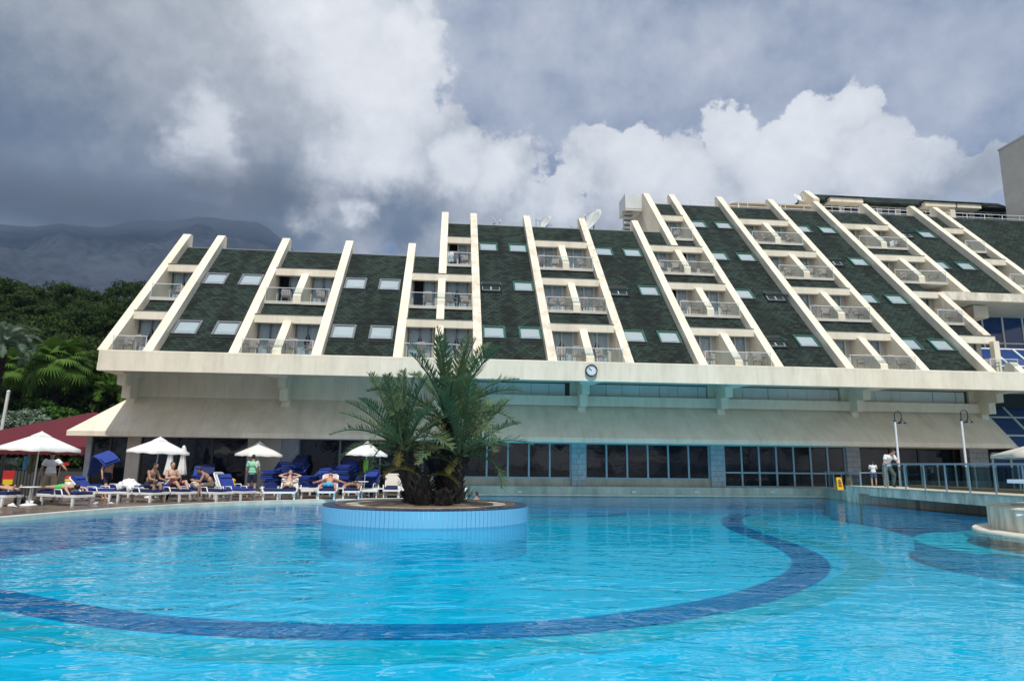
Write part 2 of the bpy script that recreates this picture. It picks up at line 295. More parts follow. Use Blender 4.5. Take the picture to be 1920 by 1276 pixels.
# ------------------------------------------------------------------ mesh helper
def P(name): return MATS[name]
class MB:
    def __init__(s): s.v = []; s.f = []; s.mi = []; s.mats = []; s.cur = 0; s.sm = []
    def use(s, name):
        if name not in s.mats: s.mats.append(name)
        s.cur = s.mats.index(name); return s
    def add(s, vs, fs, smooth=False):
        o = len(s.v); s.v += [tuple(q) for q in vs]; s.f += [tuple(i+o for i in f) for f in fs]; s.mi += [s.cur]*len(fs); s.sm += [smooth]*len(fs); return s
    def box(s, x0, x1, y0, y1, z0, z1):
        return s.add([(x0, y0, z0), (x1, y0, z0), (x1, y1, z0), (x0, y1, z0), (x0, y0, z1), (x1, y0, z1), (x1, y1, z1), (x0, y1, z1)],
                     [(0, 3, 2, 1), (4, 5, 6, 7), (0, 1, 5, 4), (1, 2, 6, 5), (2, 3, 7, 6), (3, 0, 4, 7)])
    def prismx(s, poly, x0, x1):              # polygon in (y, z) extruded along x
        n = len(poly); return s.add([(x0, a, b) for a, b in poly]+[(x1, a, b) for a, b in poly],
                                    [tuple(range(n-1, -1, -1)), tuple(range(n, 2*n))]+[(i, (i+1) % n, n+(i+1) % n, n+i) for i in range(n)])
    def prismz(s, poly, z0, z1):
        n = len(poly); a = sum(poly[i][0]*poly[(i+1) % n][1]-poly[(i+1) % n][0]*poly[i][1] for i in range(n))
        if a < 0: poly = poly[::-1]
        return s.add([(p[0], p[1], z0) for p in poly]+[(p[0], p[1], z1) for p in poly],
                     [tuple(range(n-1, -1, -1)), tuple(range(n, 2*n))]+[(i, (i+1) % n, n+(i+1) % n, n+i) for i in range(n)])
    def obox(s, c, ax, ay, az):               # oriented box: centre and three half vectors
        c, ax, ay, az = map(Vector, (c, ax, ay, az)); vs = [c+ax*i+ay*j+az*k for k in (-1, 1) for j in (-1, 1) for i in (-1, 1)]
        return s.add(vs, [(0, 2, 3, 1), (4, 5, 7, 6), (0, 1, 5, 4), (1, 3, 7, 5), (3, 2, 6, 7), (2, 0, 4, 6)])
    def tube(s, pts, r, n=8, cap=True, squash=None):
        pts = [Vector(p) for p in pts]; k = len(pts); rs = r if isinstance(r, (list, tuple)) else [r]*k
        o = []; prev = None
        for i, p in enumerate(pts):
            d = (pts[min(i+1, k-1)]-pts[max(i-1, 0)]).normalized()
            a = (prev - d*prev.dot(d)) if prev is not None else d.orthogonal()
            a.normalize(); prev = a; b = d.cross(a)
            for j in range(n):
                t = 2*math.pi*j/n; o.append(p + a*math.cos(t)*rs[i] + b*math.sin(t)*rs[i])
        fs = [(i*n+j, i*n+(j+1) % n, (i+1)*n+(j+1) % n, (i+1)*n+j) for i in range(k-1) for j in range(n)]
        s.add(o, fs, True)
        if cap: s.add([o[j] for j in range(n)], [tuple(range(n-1, -1, -1))]); s.add([o[(k-1)*n+j] for j in range(n)], [tuple(range(n))])
        return s
    def lathe(s, prof, n=24, c=(0, 0), sm=True):   # (r, z) profile
        o = [(c[0]+r*math.cos(2*math.pi*j/n), c[1]+r*math.sin(2*math.pi*j/n), z) for r, z in prof for j in range(n)]; k = len(prof)
        return s.add(o, [(i*n+j, i*n+(j+1) % n, (i+1)*n+(j+1) % n, (i+1)*n+j) for i in range(k-1) for j in range(n)], sm)
    def ball(s, c, rx, ry=None, rz=None, M=None, u=12, vv=8):
        ry = ry or rx; rz = rz or rx; c = Vector(c); o = [Vector((0, 0, -rz))]
        for i in range(1, vv):
            t = math.pi*i/vv
            for j in range(u): q = 2*math.pi*j/u; o.append(Vector((rx*math.sin(t)*math.cos(q), ry*math.sin(t)*math.sin(q), -rz*math.cos(t))))
        o.append(Vector((0, 0, rz)))
        fs = [(0, 1+(j+1) % u, 1+j) for j in range(u)]
        fs += [(1+i*u+j, 1+i*u+(j+1) % u, 1+(i+1)*u+(j+1) % u, 1+(i+1)*u+j) for i in range(vv-2) for j in range(u)]
        b = 1+(vv-2)*u; fs += [(b+j, b+(j+1) % u, len(o)-1) for j in range(u)]
        return s.add([c+(M @ q if M else q) for q in o], fs, True)
    def mesh(s, name):
        me = bpy.data.meshes.new(name); me.from_pydata(s.v, [], s.f)
        for n in s.mats: me.materials.append(P(n))
        me.polygons.foreach_set('material_index', s.mi); me.polygons.foreach_set('use_smooth', s.sm); me.update(); return me
    def build(s, name, material=None, parent=None, fix=False):
        if material: s.mats = [material]; s.mi = [0]*len(s.f)
        me = s.mesh(name)
        if fix:
            bm = bmesh.new(); bm.from_mesh(me); bmesh.ops.recalc_face_normals(bm, faces=bm.faces); bm.to_mesh(me); bm.free()
        return link(name, me, parent, None, True)
def link(name, me, parent=None, loc=None, world=False):
    o = bpy.data.objects.new(name, me); C.objects.link(o)
    if parent is not None:
        o.parent = parent
        if world and parent.type == 'EMPTY' and parent.parent is None: o.location = -parent.location
    if loc is not None: o.location = loc
    return o
def tag(o, label=None, cat=None, group=None, kind=None):
    if label: o['label'] = label
    if cat: o['category'] = cat
    if group: o['group'] = group
    if kind: o['kind'] = kind
    return o
def empty(name, loc=(0, 0, 0), rz=0., label=None, cat=None, group=None):
    o = bpy.data.objects.new(name, None); C.objects.link(o); o.location = loc; o.rotation_euler = (0, 0, rz); o.empty_display_size = .2
    return tag(o, label, cat, group)
def kids(o): return [x for x in KID.get(o.name, [])]
def copy_tree(o, parent=None):
    c = o.copy(); C.objects.link(c)
    if parent is not None: c.parent = parent
    for ch in list(o.children): copy_tree(ch, c)
    return c
def place(o, x, y, z=0., rz=0., s=None):
    o.location = (x, y, z); o.rotation_euler = (0, 0, rz)
    if s: o.scale = (s, s, s)
    return o
ORD = ['topmost', 'second', 'third', 'fourth', 'fifth', 'sixth', 'seventh', 'eighth', 'ninth', 'tenth', 'eleventh', 'twelfth', 'thirteenth', 'fourteenth', 'fifteenth']
# ================================================================== setting
def struct(name, mb, material, parent=None, label=None):
    o = mb.build(name, material, parent); o['kind'] = 'structure'; return o
T = 1.0139
def lin(a, b, n): return [a+(b-a)*i/(n-1) for i in range(n)]
FZ = -.9
struct('pool_floor', MB().add([(-60, -46, FZ), (60, -46, FZ), (60, 14, FZ), (-60, 14, FZ)], [(0, 1, 2, 3)]), 'pool_floor')
struct('pool_water', MB().add([(-60, -34, 0), (60, -34, 0), (60, 14, 0), (-60, 14, 0)], [(0, 1, 2, 3)]), 'water')
struct('ground', MB().add([(-3000, -400, -1.2), (3000, -400, -1.2), (3000, 3000, -1.2), (-3000, 3000, -1.2)], [(0, 1, 2, 3)]), 'dirt')
# deck on the left, its edge follows the pool
edge = [(-13.2, -34), (-12.9, -26), (-12.2, -18), (-11.35, -13.2), (-10.75, -11), (-10.0, -8.8), (-8.9, -6.9), (-7.5, -5.2), (-6.2, -4.1), (-4.8, -3.2), (-3.2, -2.55), (-1.6, -2.15)]
struct('pool_deck', MB().prismz(edge+[(-1.3, 4.3), (-1.3, 9), (-60, 9), (-60, -34)], FZ-.05, .10), 'deck')
cop = MB()
def strip(mb, pts, w0, w1, z0, z1):
    pts = [Vector((p[0], p[1])) for p in pts]; n = len(pts); A = []; B = []
    for i, p in enumerate(pts):
        d = (pts[min(i+1, n-1)]-pts[max(i-1, 0)]).normalized(); q = Vector((d.y, -d.x)); A.append(p+q*w0); B.append(p+q*w1)
    for i in range(n-1):
        vs = [(*A[i], z0), (*A[i+1], z0), (*B[i+1], z0), (*B[i], z0), (*A[i], z1), (*A[i+1], z1), (*B[i+1], z1), (*B[i], z1)]
        fs = [(0, 1, 2, 3), (4, 7, 6, 5), (0, 4, 5, 1), (2, 6, 7, 3)]
        if i == 0: fs.append((0, 3, 7, 4))
        if i == n-2: fs.append((1, 5, 6, 2))
        mb.add(vs, fs)
    return mb
struct('pool_coping', strip(MB(), edge, .03, -.28, -.06, .135), 'coping')
struct('pool_wall_left', strip(MB(), edge, .035, -.02, FZ, -.06), 'pool_side')
struct('pool_wall', MB().box(-1.3, 20.42, 3.55, 3.6, FZ, -.03), 'pool_side')
# ledge at the foot of the hotel and the curved retaining wall towards the bridge
LX = 20.4
ledge = struct('pool_ledge', MB().box(-1.3, LX, 3.6, 4.22, FZ, .5), 'concrete')
lip = MB().box(-1.3, LX, 3.56, 3.6, .02, .09); struct('ledge_lip', lip, 'coping')
A0 = gp(1675, 911.7, .75); B0 = gp(1907.6, 924.4, .75); bd = (B0-A0); bd.z = 0; bd.normalize(); bn = Vector((-bd.y, bd.x, 0))
if bn.y < 0: bn = -bn
rw = [(LX, 3.58), (20.1, 1.6), (19.85, -.4), (A0.x-.35, A0.y+1.2), (A0.x, A0.y)]
ter = [(LX, 3.58), (20.1, 1.6), (19.85, -.4), (A0.x-.35, A0.y+1.2), (A0.x+.05, A0.y+.02)]
back = A0+bn*2.4
farb = back+bd*16
struct('terrace', MB().prismz(ter+[(back.x+1.2*bd.x, back.y+1.2*bd.y), (farb.x+2, farb.y+2.2), (44, 6), (44, 16), (LX, 16)], FZ, .46), 'paving')
struct('retaining_wall', strip(MB(), rw, .04, -.20, FZ, .5), 'concrete')
struct('pool_wall', MB().add([(back.x-bd.x*1.5-bn.x*.03, back.y-bd.y*1.5-bn.y*.03, FZ), (farb.x-bn.x*.03, farb.y-bn.y*.03, FZ), (farb.x-bn.x*.03, farb.y-bn.y*.03, .0), (back.x-bd.x*1.5-bn.x*.03, back.y-bd.y*1.5-bn.y*.03, .0)], [(0, 1, 2, 3)]), 'pool_floor')
def fr(p, a, b): return p+bd*a+bn*b
struct('pool_wall', strip(MB(), [(p[0]-.06, p[1]-.06) for p in rw], .06, .0, FZ, -.06), 'pool_floor')
br = empty('bridge', (A0.x+3, A0.y, 0), 0, 'pale weathered concrete footbridge with glass railing over the right arm of the pool', 'bridge')
bm_ = MB()
def bq(mb, a0, a1, b0, b1, zb0, zb1, zt):     # girder whose underside rises
    pts = [fr(A0, a0, b0), fr(A0, a1, b0), fr(A0, a1, b1), fr(A0, a0, b1)]
    zb = [zb0, zb1, zb1, zb0]; mb.add([(p.x, p.y, z) for p, z in zip(pts, zb)]+[(p.x, p.y, zt) for p in pts], [(0, 3, 2, 1), (4, 5, 6, 7), (0, 1, 5, 4), (1, 2, 6, 5), (2, 3, 7, 6), (3, 0, 4, 7)])
bq(bm_, .0, 1.15, 0, 2.3, FZ, FZ, .745); bm_.build('abutment', 'moss', br)
bm_ = MB(); bq(bm_, -.05, 1.2, -.06, .0, FZ, FZ, -.06); struct('pool_wall', bm_, 'pool_floor')
bm_ = MB(); bq(bm_, 1.15, 16, .02, 2.3, .40, .34, .74); bm_.build('girder', 'moss', br)
bm_ = MB(); bq(bm_, -.02, 16.02, -.04, 2.34, .745, .745, .78); bm_.build('deck_slab', 'concrete_pale', br)
bm_ = MB(); bq(bm_, 2.6, 16, .35, .9, .781, .781, .90); bm_.build('kerb', 'wood', br)
def railing(root, p0, p1, z0, h, gap, name='rail_post'):
    p0 = Vector((p0[0], p0[1], 0)); p1 = Vector((p1[0], p1[1], 0)); d = p1-p0; n = max(1, round(d.length/gap)); u = d.normalized(); q = Vector((-u.y, u.x, 0)); first = None
    for i in range(n+1):
        p = p0+d*i/n; mb = MB().obox((0, 0, h/2), u*.022, q*.022, (0, 0, h/2))
        if first is None: first = mb.mesh(name); first.materials.clear(); first.materials.append(P('frame_steel'))
        o = link(name, first, root); o.location = Vector((p.x, p.y, z0))-root.location
    MB().obox((p0+p1)/2+Vector((0, 0, z0+h+.025)), u*(d.length/2+.03), q*.035, (0, 0, .025)).build('top_rail', 'frame_steel', root)
    for i in range(n):
        a = p0+d*(i+.04)/n; b = p0+d*(i+.96)/n
        MB().obox((a+b)/2+Vector((0, 0, z0+h*.5)), (b-a)/2, q*.005, (0, 0, h*.42)).build('glass_panel', 'rail_glass_dark', root)
railing(br, fr(A0, .15, .1), fr(A0, 15.5, .1), .78, .98, 1.08)
railing(br, fr(A0, 3.2, 2.2), fr(A0, 15.5, 2.2), .78, .98, 1.2)
gr = empty('glass_railing', (19.9, 1, 0), 0, 'lower glass railing with steel posts along the curved pool wall left of the footbridge', 'railing')
for a, b in zip(rw[:-1], rw[1:]):
    if b is rw[-1]: b = (A0.x-.1, A0.y+.35)
    railing(gr, (a[0]+.1, a[1], 0), (b[0]+.1, b[1], 0), .5, .85, 1.0)
# pool floor marks: navy band of tiles, teal bands, darker deep part
def smoothpath(pts, step):
    P_ = [Vector((p.x, p.y)) for p in pts]; o = []
    for i in range(len(P_)-1):
        a = P_[max(i-1, 0)]; b = P_[i]; c = P_[i+1]; d = P_[min(i+2, len(P_)-1)]
        n = max(2, int((c-b).length/.15))
        for k in range(n):
            t = k/n; o.append(.5*((2*b)+(c-a)*t+(2*a-5*b+4*c-d)*t*t+(3*b-a-3*c+d)*t**3))
    o.append(P_[-1]); q = [o[0]]; acc = 0
    for a, b in zip(o[:-1], o[1:]):
        l = (b-a).length; 
        while acc+l >= step:
            t = (step-acc)/l; a = a+(b-a)*t; q.append(a.copy()); l = (b-a).length; acc = 0
        acc += l
    return q
band_px = [(120, 1003), (0, 1027), (-160, 1062), (-170, 1085), (0, 1122), (200, 1158), (400, 1176), (640, 1184), (960, 1181), (1150, 1166), (1300, 1143), (1420, 1116), (1500, 1083), (1520, 1060), (1508, 1040), (1468, 1020), (1410, 1000), (1376, 984), (1378, 969), (1430, 958), (1520, 952), (1640, 949.5)]
TS = .30
path = smoothpath([gp(x, y, FZ) for x, y in band_px], TS)
band = MB()
def ribbon(mb, pts, w, z, th=.0):
    n = len(pts); vs = []
    for i, p in enumerate(pts):
        d = (pts[min(i+1, n-1)]-pts[max(i-1, 0)]).normalized(); q = Vector((d.y, -d.x)); vs += [(*(p-q*w), z), (*(p+q*w), z)]
    return mb.add(vs, [(2*i, 2*i+1, 2*i+3, 2*i+2) for i in range(n-1)])
tb = tag(ribbon(MB(), path, .47, FZ+.008).build('tile_band', 'pool_light'), kind='structure')
tiles = []; 
for i in range(len(path)-1):
    p = (path[i]+path[i+1])/2; d = (path[i+1]-path[i]).normalized(); q = Vector((d.y, -d.x))
    for k in (-1, 0, 1): c = p+q*k*.30; tiles.append(((Vector((c.x, c.y, 0))-Vector((0, -CD, 0))).length, c, d, q))
tiles.sort(key=lambda t: t[0])
tm = MB().box(-.143, .143, -.142, .142, 0, .012); tm.use('tile_navy'); tme = tm.mesh('pool_tile'); tme.materials.clear(); tme.materials.append(P('tile_navy'))
rest = MB()
for i, (_, c, d, q) in enumerate(tiles):
    if i < 294:
        o = link('pool_tile', tme, tb, (c.x, c.y, FZ+.009)); o.rotation_euler = (0, 0, math.atan2(d.y, d.x))
    else:
        rest.obox((c.x, c.y, FZ+.015), (d.x*.143, d.y*.143, 0), (q.x*.142, q.y*.142, 0), (0, 0, .006))
o = rest.build('band_tiles', 'tile_navy', tb); o['kind'] = 'stuff'
def zone(name, px, material, w=None, dz=.004):
    pts = [gp(x, y, FZ) for x, y in px]
    if w: mb = ribbon(MB(), smoothpath(pts, .4), w, FZ+dz)
    else: mb = MB().add([(p.x, p.y, FZ+dz) for p in pts], [tuple(range(len(pts)))])
    return tag(mb.build(name, material), kind='structure')
zone('teal_tile_band', [(-200, 1130), (0, 1172), (150, 1195), (420, 1222), (700, 1228), (960, 1215), (1200, 1187), (1400, 1150), (1540, 1112), (1618, 1076), (1622, 1055), (1570, 1030), (1490, 1008), (1432, 990), (1425, 974), (1480, 964), (1600, 957)], 'tile_teal', .40)
zone('ring_tile_band', [(990, 950.5), (1080, 951), (1150, 955), (1172, 962), (1140, 966), (1060, 968), (985, 968.5)], 'tile_navy', .33)
zone('far_tile_band', [(60, 1010), (200, 990), (400, 974), (640, 962)], 'tile_navy', .3, .005)
zone('deep_pool_floor', [(1652, 985), (1665, 978), (1710, 975), (1770, 981), (1840, 993), (1900, 1008), (2000, 1030), (2100, 1052), (2100, 1105), (1990, 1078), (1900, 1047), (1820, 1028), (1745, 1013), (1690, 1001), (1662, 993)], 'tile_navy', None, .006)
# ================================================================== hotel
hot = empty('hotel_building', (7, 4, 0), 0, 'cream terraced hotel with sloping green shingle roofs and slanted white fins behind the pool', 'hotel')
Z0 = 6.52
def yr(z): return .6+(z-Z0)/T              # roof plane
def yf(z): return (z-Z0)/T                 # front edge of the fins
ridge = {1: 13.95, 2: 17.36, 3: 20.80}; ftop = {1: 14.87, 2: 18.25, 3: 21.78}
MB().box(-15.8, 40, 0, .28, 5.59, 6.52).build('fascia_beam', 'plaster', hot)
MB().prismx([(-.004, 6.44), (-.004, 6.47), (.07, 6.545), (.282, 6.545), (.282, 6.44)], -15.803, 40.003).build('fascia_trim', 'plaster', hot)
MB().box(-15.7, 40, .28, 12, 5.96, 6.40).build('floor_slab', 'plaster', hot)
mc = MB()
for s, x0, x1 in ((1, -15.5, -.5), (2, -.5, 14.4), (3, 14.4, 42)):
    r = ridge[s]; mc.prismx([(yr(r)-.02, r-.06), (yr(r)+14, r-.06), (yr(r)+14, 0), (5.4, 0), (5.4, 6.5), (5.4, 6.5)][:5]+[(3.9+1.6, 8)], x0, x1) if False else mc.box(x0, x1, yr(r)+.05, yr(r)+14, .0, r-.06)
mc.build('rear_block', 'plaster_grey', hot)
def fin(X, zt, zb=Z0, w=.44, worn=False, name='fin', deep=3.0, drop=1.0):
    yt = yf(zt); poly = [(yf(zb), zb), (yt, zt), (yt+.32, zt), (yt+.34, zt-drop), (yt+.36, zt-1.6), (yf(zb)+deep, zb)]
    return MB().prismx(poly, X, X+w).build(name, 'plaster_worn' if worn else 'plaster', hot)
fx = [-15.9, -13.93, -10.14, -6.39, -2.62, -.70, 1.20, 4.80, 8.60, 12.31, 14.25, 16.22, 19.94, 23.98, 27.64, 31.6, 35.53, 37.46]
tops = {0: 1, 1: 1, 2: 1, 3: 1, 4: 1, 5: 2, 6: 2, 7: 2, 8: 2, 9: 2, 10: 3, 11: 3, 12: 3, 13: 3, 14: 3, 15: 3, 16: 3, 17: 3}
for i, X in enumerate(fx):
    zb = {5: 12.32, 10: 15.62, 15: 12.36, 16: 12.36, 17: 12.9}.get(i, Z0)
    fin(X, ftop[tops[i]], zb, worn=i in (6, 7, 8))
fin(29.66, 12.25, 8.95, worn=True)
MB().prismx([(0, Z0), (.62, 7.15), (.9, 7.15), (1.2, Z0)], 29.4, 29.8).build('fin', 'plaster', hot)
# end wall of the highest part, left side
MB().prismx([(yf(15.7), 15.7), (yf(ftop[3])+.3, ftop[3]-.1), (26, ftop[3]-.9), (26, 13), (12, 13)], 14.30, 14.36).build('end_wall', 'plaster_grey', hot)
def slope(X0, X1, za, zb, name='roof_slope'):
    MB().prismx([(yr(za), za), (yr(zb), zb), (yr(zb)+.25, zb), (yr(za)+.25, za)], X0, X1).build(name, 'shingle', hot)
def capline(X0, X1, z):
    MB().prismx([(yr(z)-.03, z-.02), (yr(z)-.02, z+.035), (yr(z)+.3, z+.035), (yr(z)+.3, z-.02)], X0, X1).build('ridge_flashing', 'metal_grey', hot)
# skylights
UV = Vector((0, 1, T)).normalized(); NV = Vector((0, -T, 1)).normalized(); XV = Vector((1, 0, 0))
def frame_mb(w, h, t, d, mat_):
    mb = MB().use(mat_)
    for s in (-1, 1):
        mb.obox(XV*s*(w-t)+NV*d/2, XV*t, UV*h, NV*d/2); mb.obox(UV*s*(h-t)+NV*(d/2-.002), XV*(w-2*t), UV*t, NV*d/2)
    return mb
SKY = {}
def sky_meshes(kind):
    if kind in SKY: return SKY[kind]
    w, h = .59, .62 if kind == 'metal_grey' else .57
    f = frame_mb(w, h, .05, .10, kind); f.use('trim_dark'); f.obox(-UV*(h+.05)+NV*.02, XV*(w+.02), UV*.045, NV*.02); f.obox(-UV*(h-.01)+NV*.115, XV*(w-.02), UV*.035, NV*.015)
    p = MB().use('pane_glass').obox(NV*.07, XV*(w-.1), UV*(h-.1), NV*.006)
    b = MB().use('blind').obox(NV*.025, XV*(w-.1), UV*(h-.1), NV*.008)
    b.use('frame_white').obox(-UV*(h*.42)+NV*.045, XV*(w-.16), UV*.022, NV*.012).obox(-UV*(h*.62)+NV*.042, XV*.3, UV*.012, NV*.01)
    SKY[kind] = (f.mesh('skylight'), p.mesh('pane'), b.mesh('blind')); return SKY[kind]
def skylight(xc, zc, kind, opened=False):
    f, p, b = sky_meshes(kind); loc = Vector((xc, yr(zc), zc))-hot.location
    if not opened:
        o = link('skylight', f, hot, loc); link('pane', p, o); link('blind', b, o); return
    o = link('skylight', SKY_OPEN[0], hot, loc)
    s = link('sash', f, o); s.location = (0, 0, 0)
    ang = R(-24 if opened is True else opened); s.rotation_euler = (ang, 0, 0); s.location = UV*.0+NV*.10
    s2 = link('pane', p, o); s2.rotation_euler = (ang, 0, 0); s2.location = NV*.10
SKY_OPEN = [None]
mbo = MB().use('dark_room').obox(NV*.02, XV*.54, UV*.52, NV*.012).use('frame_white')
for s in (-1, 0, 1): mbo.obox(XV*s*.5-UV*.28+NV*.05, XV*.03, UV*.24, NV*.02)
mbo.obox(-UV*.5+NV*.05, XV*.5, UV*.03, NV*.02).use('trim_dark').obox(-UV*.6+NV*.02, XV*.62, UV*.04, NV*.02)
SKY_OPEN[0] = mbo.mesh('skylight')
def roof_bay(i, sec, rows, x1=None, zlow=Z0-.02, opened=(), kind=None):
    X0 = fx[i]+.42; X1 = (fx[i+1] if x1 is None else x1)+.02; slope(X0, X1, zlow, ridge[sec]); capline(X0, X1, ridge[sec])
    kind = kind or ('metal_grey' if sec == 1 else 'frame_green'); zz0 = 8.0 if kind == 'metal_grey' else 8.23
    for r in rows:
        for k, dx in ((0, 1.10), (1, 2.98)):
            skylight(fx[i]+dx, zz0+3.38*(r-1), kind, -22 if (r, k) in opened else False)
roof_bay(1, 1, (1, 2)); roof_bay(3, 1, (1, 2))
roof_bay(6, 2, (1, 2, 3), opened=((2, 0),)); roof_bay(8, 2, (1, 2, 3), opened=((2, 0),))
roof_bay(11, 3, (1, 2, 3, 4), opened=((1, 0), (2, 1)))
roof_bay(13, 3, (1, 2, 3, 4), opened=((3, 0),)); roof_bay(15, 3, (3, 4), zlow=12.3, opened=((4, 0),))
slope(37.9, 52, 14.2, ridge[3]); capline(37.9, 52, ridge[3])
# balconies
DOOR = {}
def door_mats(white): return 'frame_white' if white else 'metal_grey'
CW = []
def curtain_mb(w, h, gather):
    mb = MB().use('curtain'); n = 26; vs = []
    for j in range(5):
        z = h*j/4; k = 1-.34*gather*math.exp(-((j/4-.45)/.22)**2)
        for i in range(n+1):
            x = w*i/n*k; vs.append((x, .025*math.sin(i*1.9)+.012*math.sin(i*3.1), z))
    return mb.add(vs, [(j*(n+1)+i, j*(n+1)+i+1, (j+1)*(n+1)+i+1, (j+1)*(n+1)+i) for j in range(4) for i in range(n)], True)
cur_full = curtain_mb(.62, 2.1, 0).mesh('curtain'); cur_g = curtain_mb(.60, 2.1, 1).mesh('curtain')
def door_meshes(w, white):
    k = (round(w, 2), white)
    if k in DOOR: return DOOR[k]
    fmn = door_mats(white); f = MB().use(fmn); h = 2.22; t = .035
    for x in (0, w/2-t, w-2*t): f.box(x, x+2*t, -.04, .04, 0, h)
    for z in (0, h-2*t): f.box(2*t, w/2-t, -.035, .035, z, z+2*t); f.box(w/2+t, w-2*t, -.035, .035, z, z+2*t)
    p = MB().use('pane_glass').box(2*t, w/2-t, -.006, .006, 2*t, h-2*t)
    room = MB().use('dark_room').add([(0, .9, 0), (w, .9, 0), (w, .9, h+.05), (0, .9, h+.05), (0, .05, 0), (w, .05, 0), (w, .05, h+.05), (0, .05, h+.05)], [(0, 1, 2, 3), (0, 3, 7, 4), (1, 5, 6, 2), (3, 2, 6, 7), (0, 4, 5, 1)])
    DOOR[k] = (f.mesh('balcony_door'), p.mesh('pane'), room.mesh('room_recess')); return DOOR[k]
chairs = []
def balcony(X0, X1, n, div=True, white=True, top=None, name='', railh=.75, ends=True, stone_chairs=True, openings=(), chair_n=(1, 2), beamx=None, divlow=False, rail=True):
    """one storey of a bay between fin faces X0 and X1: floor, door wall, doors, beam, strip of roof above up to z=top"""
    zf = 6.5+3.38*(n-1); yfl = yf(zf)+.36 if n > 1 else .3; yd = yf(zf)+2.75; nxt = zf+3.38
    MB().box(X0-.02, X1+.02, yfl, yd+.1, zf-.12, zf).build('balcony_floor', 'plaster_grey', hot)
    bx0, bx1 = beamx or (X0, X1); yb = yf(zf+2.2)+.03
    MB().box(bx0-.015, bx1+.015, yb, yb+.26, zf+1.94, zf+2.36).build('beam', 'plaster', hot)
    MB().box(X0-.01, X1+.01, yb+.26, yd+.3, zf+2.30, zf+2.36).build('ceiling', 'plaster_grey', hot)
    MB().box(bx0-.01, bx1+.01, yb-.03, yb+.3, zf+2.362, zf+2.38).build('beam_flashing', 'trim_dark', hot)
    if top: slope(X0-.02, X1+.02, zf+2.37, top); 
    if top and top > nxt+.5 or (top in ridge.values()): capline(X0-.02, X1+.02, top)
    cells = []
    if div:
        xm = (X0+X1)/2; dw = .2
        zt = zf+2.02
        MB().prismx([(yfl-.02 if n > 1 else .3, zf-.1 if n > 1 else zf), (yfl-.02 if n > 1 else .3, zf+.36 if n > 1 else zf+.30), (yf(zt)+.05, zt), (yd, zt), (yd, zf)], xm-dw, xm+dw).build('divider', 'plaster', hot)
        cells = [(X0, xm-dw), (xm+dw, X1)]
    else: cells = [(X0, X1)]
    for ci, (a, b) in enumerate(cells):
        w = min(1.25, b-a-.12); x0 = a+.05 if (ci == 0 or not div) else a+.06
        f, p, room = door_meshes(w, white)
        base = Vector((x0, yd, zf))-hot.location
        o = link('balcony_door', f, hot, base)
        if (n, ci) not in openings: link('pane', p, o)
        q = link('pane', p, o, (w/2-.035, 0, 0)); 
        MB().box(a-.01, x0, yd-.03, yd+.06, zf, zf+2.3).build('door_wall', 'plaster_grey', hot)
        MB().box(x0+w, b+.01, yd-.03, yd+.06, zf, zf+2.3).build('door_wall', 'plaster_grey', hot)
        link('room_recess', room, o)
        gathered = random.random() < .55
        if (n, ci) not in openings: link('curtain', cur_g if gathered else cur_full, o, (.03, .09, .03))
        c2 = link('curtain', cur_g if gathered else cur_full, o, (w-.03, .09, .03)); c2.scale = (-1, 1, 1)
        chairs.append((a, b, yfl, yd, zf, n, ci, name))
    # glass railing
    if rail:
        ry = yfl+.06; rr = MB().use('frame_white').box(X0, X1, ry-.018, ry+.018, zf+railh, zf+railh+.028)
        rr.box(X0, X1, ry-.012, ry+.012, zf+.03, zf+.05)
        for xx in ([X0+.03, (X0+X1)/2, X1-.03] if X1-X0 > 2 else [X0+.03, X1-.03]): rr.box(xx-.01, xx+.01, ry-.01, ry+.01, zf, zf+railh)
        r_ = rr.build('railing', None, hot)
        MB().box(X0+.02, X1-.02, ry-.004, ry+.004, zf+.07, zf+railh-.02).build('glass_panel', 'rail_glass', r_)
def bx(i): return fx[i]+.44, fx[i+1]
NB = ['first', 'second', 'third', 'fourth', 'fifth', 'sixth', 'seventh', 'eighth']
# bay A (single, narrow)
a, b = bx(0); balcony(a, b, 1, False, False, 9.88, 'leftmost narrow bay'); balcony(a, b, 2, False, False, ridge[1], 'leftmost narrow bay')
a, b = bx(2); balcony(a, b, 1, True, False, 9.88, 'second bay from the left'); balcony(a, b, 2, True, False, ridge[1], 'second bay from the left', openings=((2, 0),))
a, b = fx[4]+.44, fx[6]
balcony(a, b, 1, True, False, 9.88, 'third bay from the left'); balcony(a, b, 2, True, False, None, 'third bay from the left', openings=((2, 0),))
slope(a-.02, fx[5]+.02, 9.88+2.37, ridge[1]); capline(a, fx[5], ridge[1])
xm = (a+b)/2; MB().prismx([(yf(8.86), 8.86), (yf(9.9)+.02, 9.9), (yf(9.9)+.9, 9.9), (yf(8.86)+.9, 8.86)], xm-.2, xm+.2).build('divider', 'plaster', hot)
a5, b5 = fx[5]+.44, fx[6]; slope(a5-.02, b5+.02, 9.88+2.37, 13.26); balcony(a5, b5, 3, False, True, ridge[2], 'third bay from the left', openings=((3, 0),))
a, b = bx(7)
for n_ in (1, 2, 3): balcony(a, b, n_, True, True, ridge[2] if n_ == 3 else 6.5+3.38*n_, 'fourth bay from the left')
a, b = fx[9]+.44, fx[11]
for n_ in (1, 2, 3): balcony(a, b, n_, True, True, None if n_ == 3 else 6.5+3.38*n_, 'fifth bay from the left', openings=((2, 0),) if n_ == 2 else ((3, 1),) if n_ == 3 else ())
slope(a-.02, fx[10]+.02, 13.26+2.37, ridge[2]); capline(a, fx[10], ridge[2])
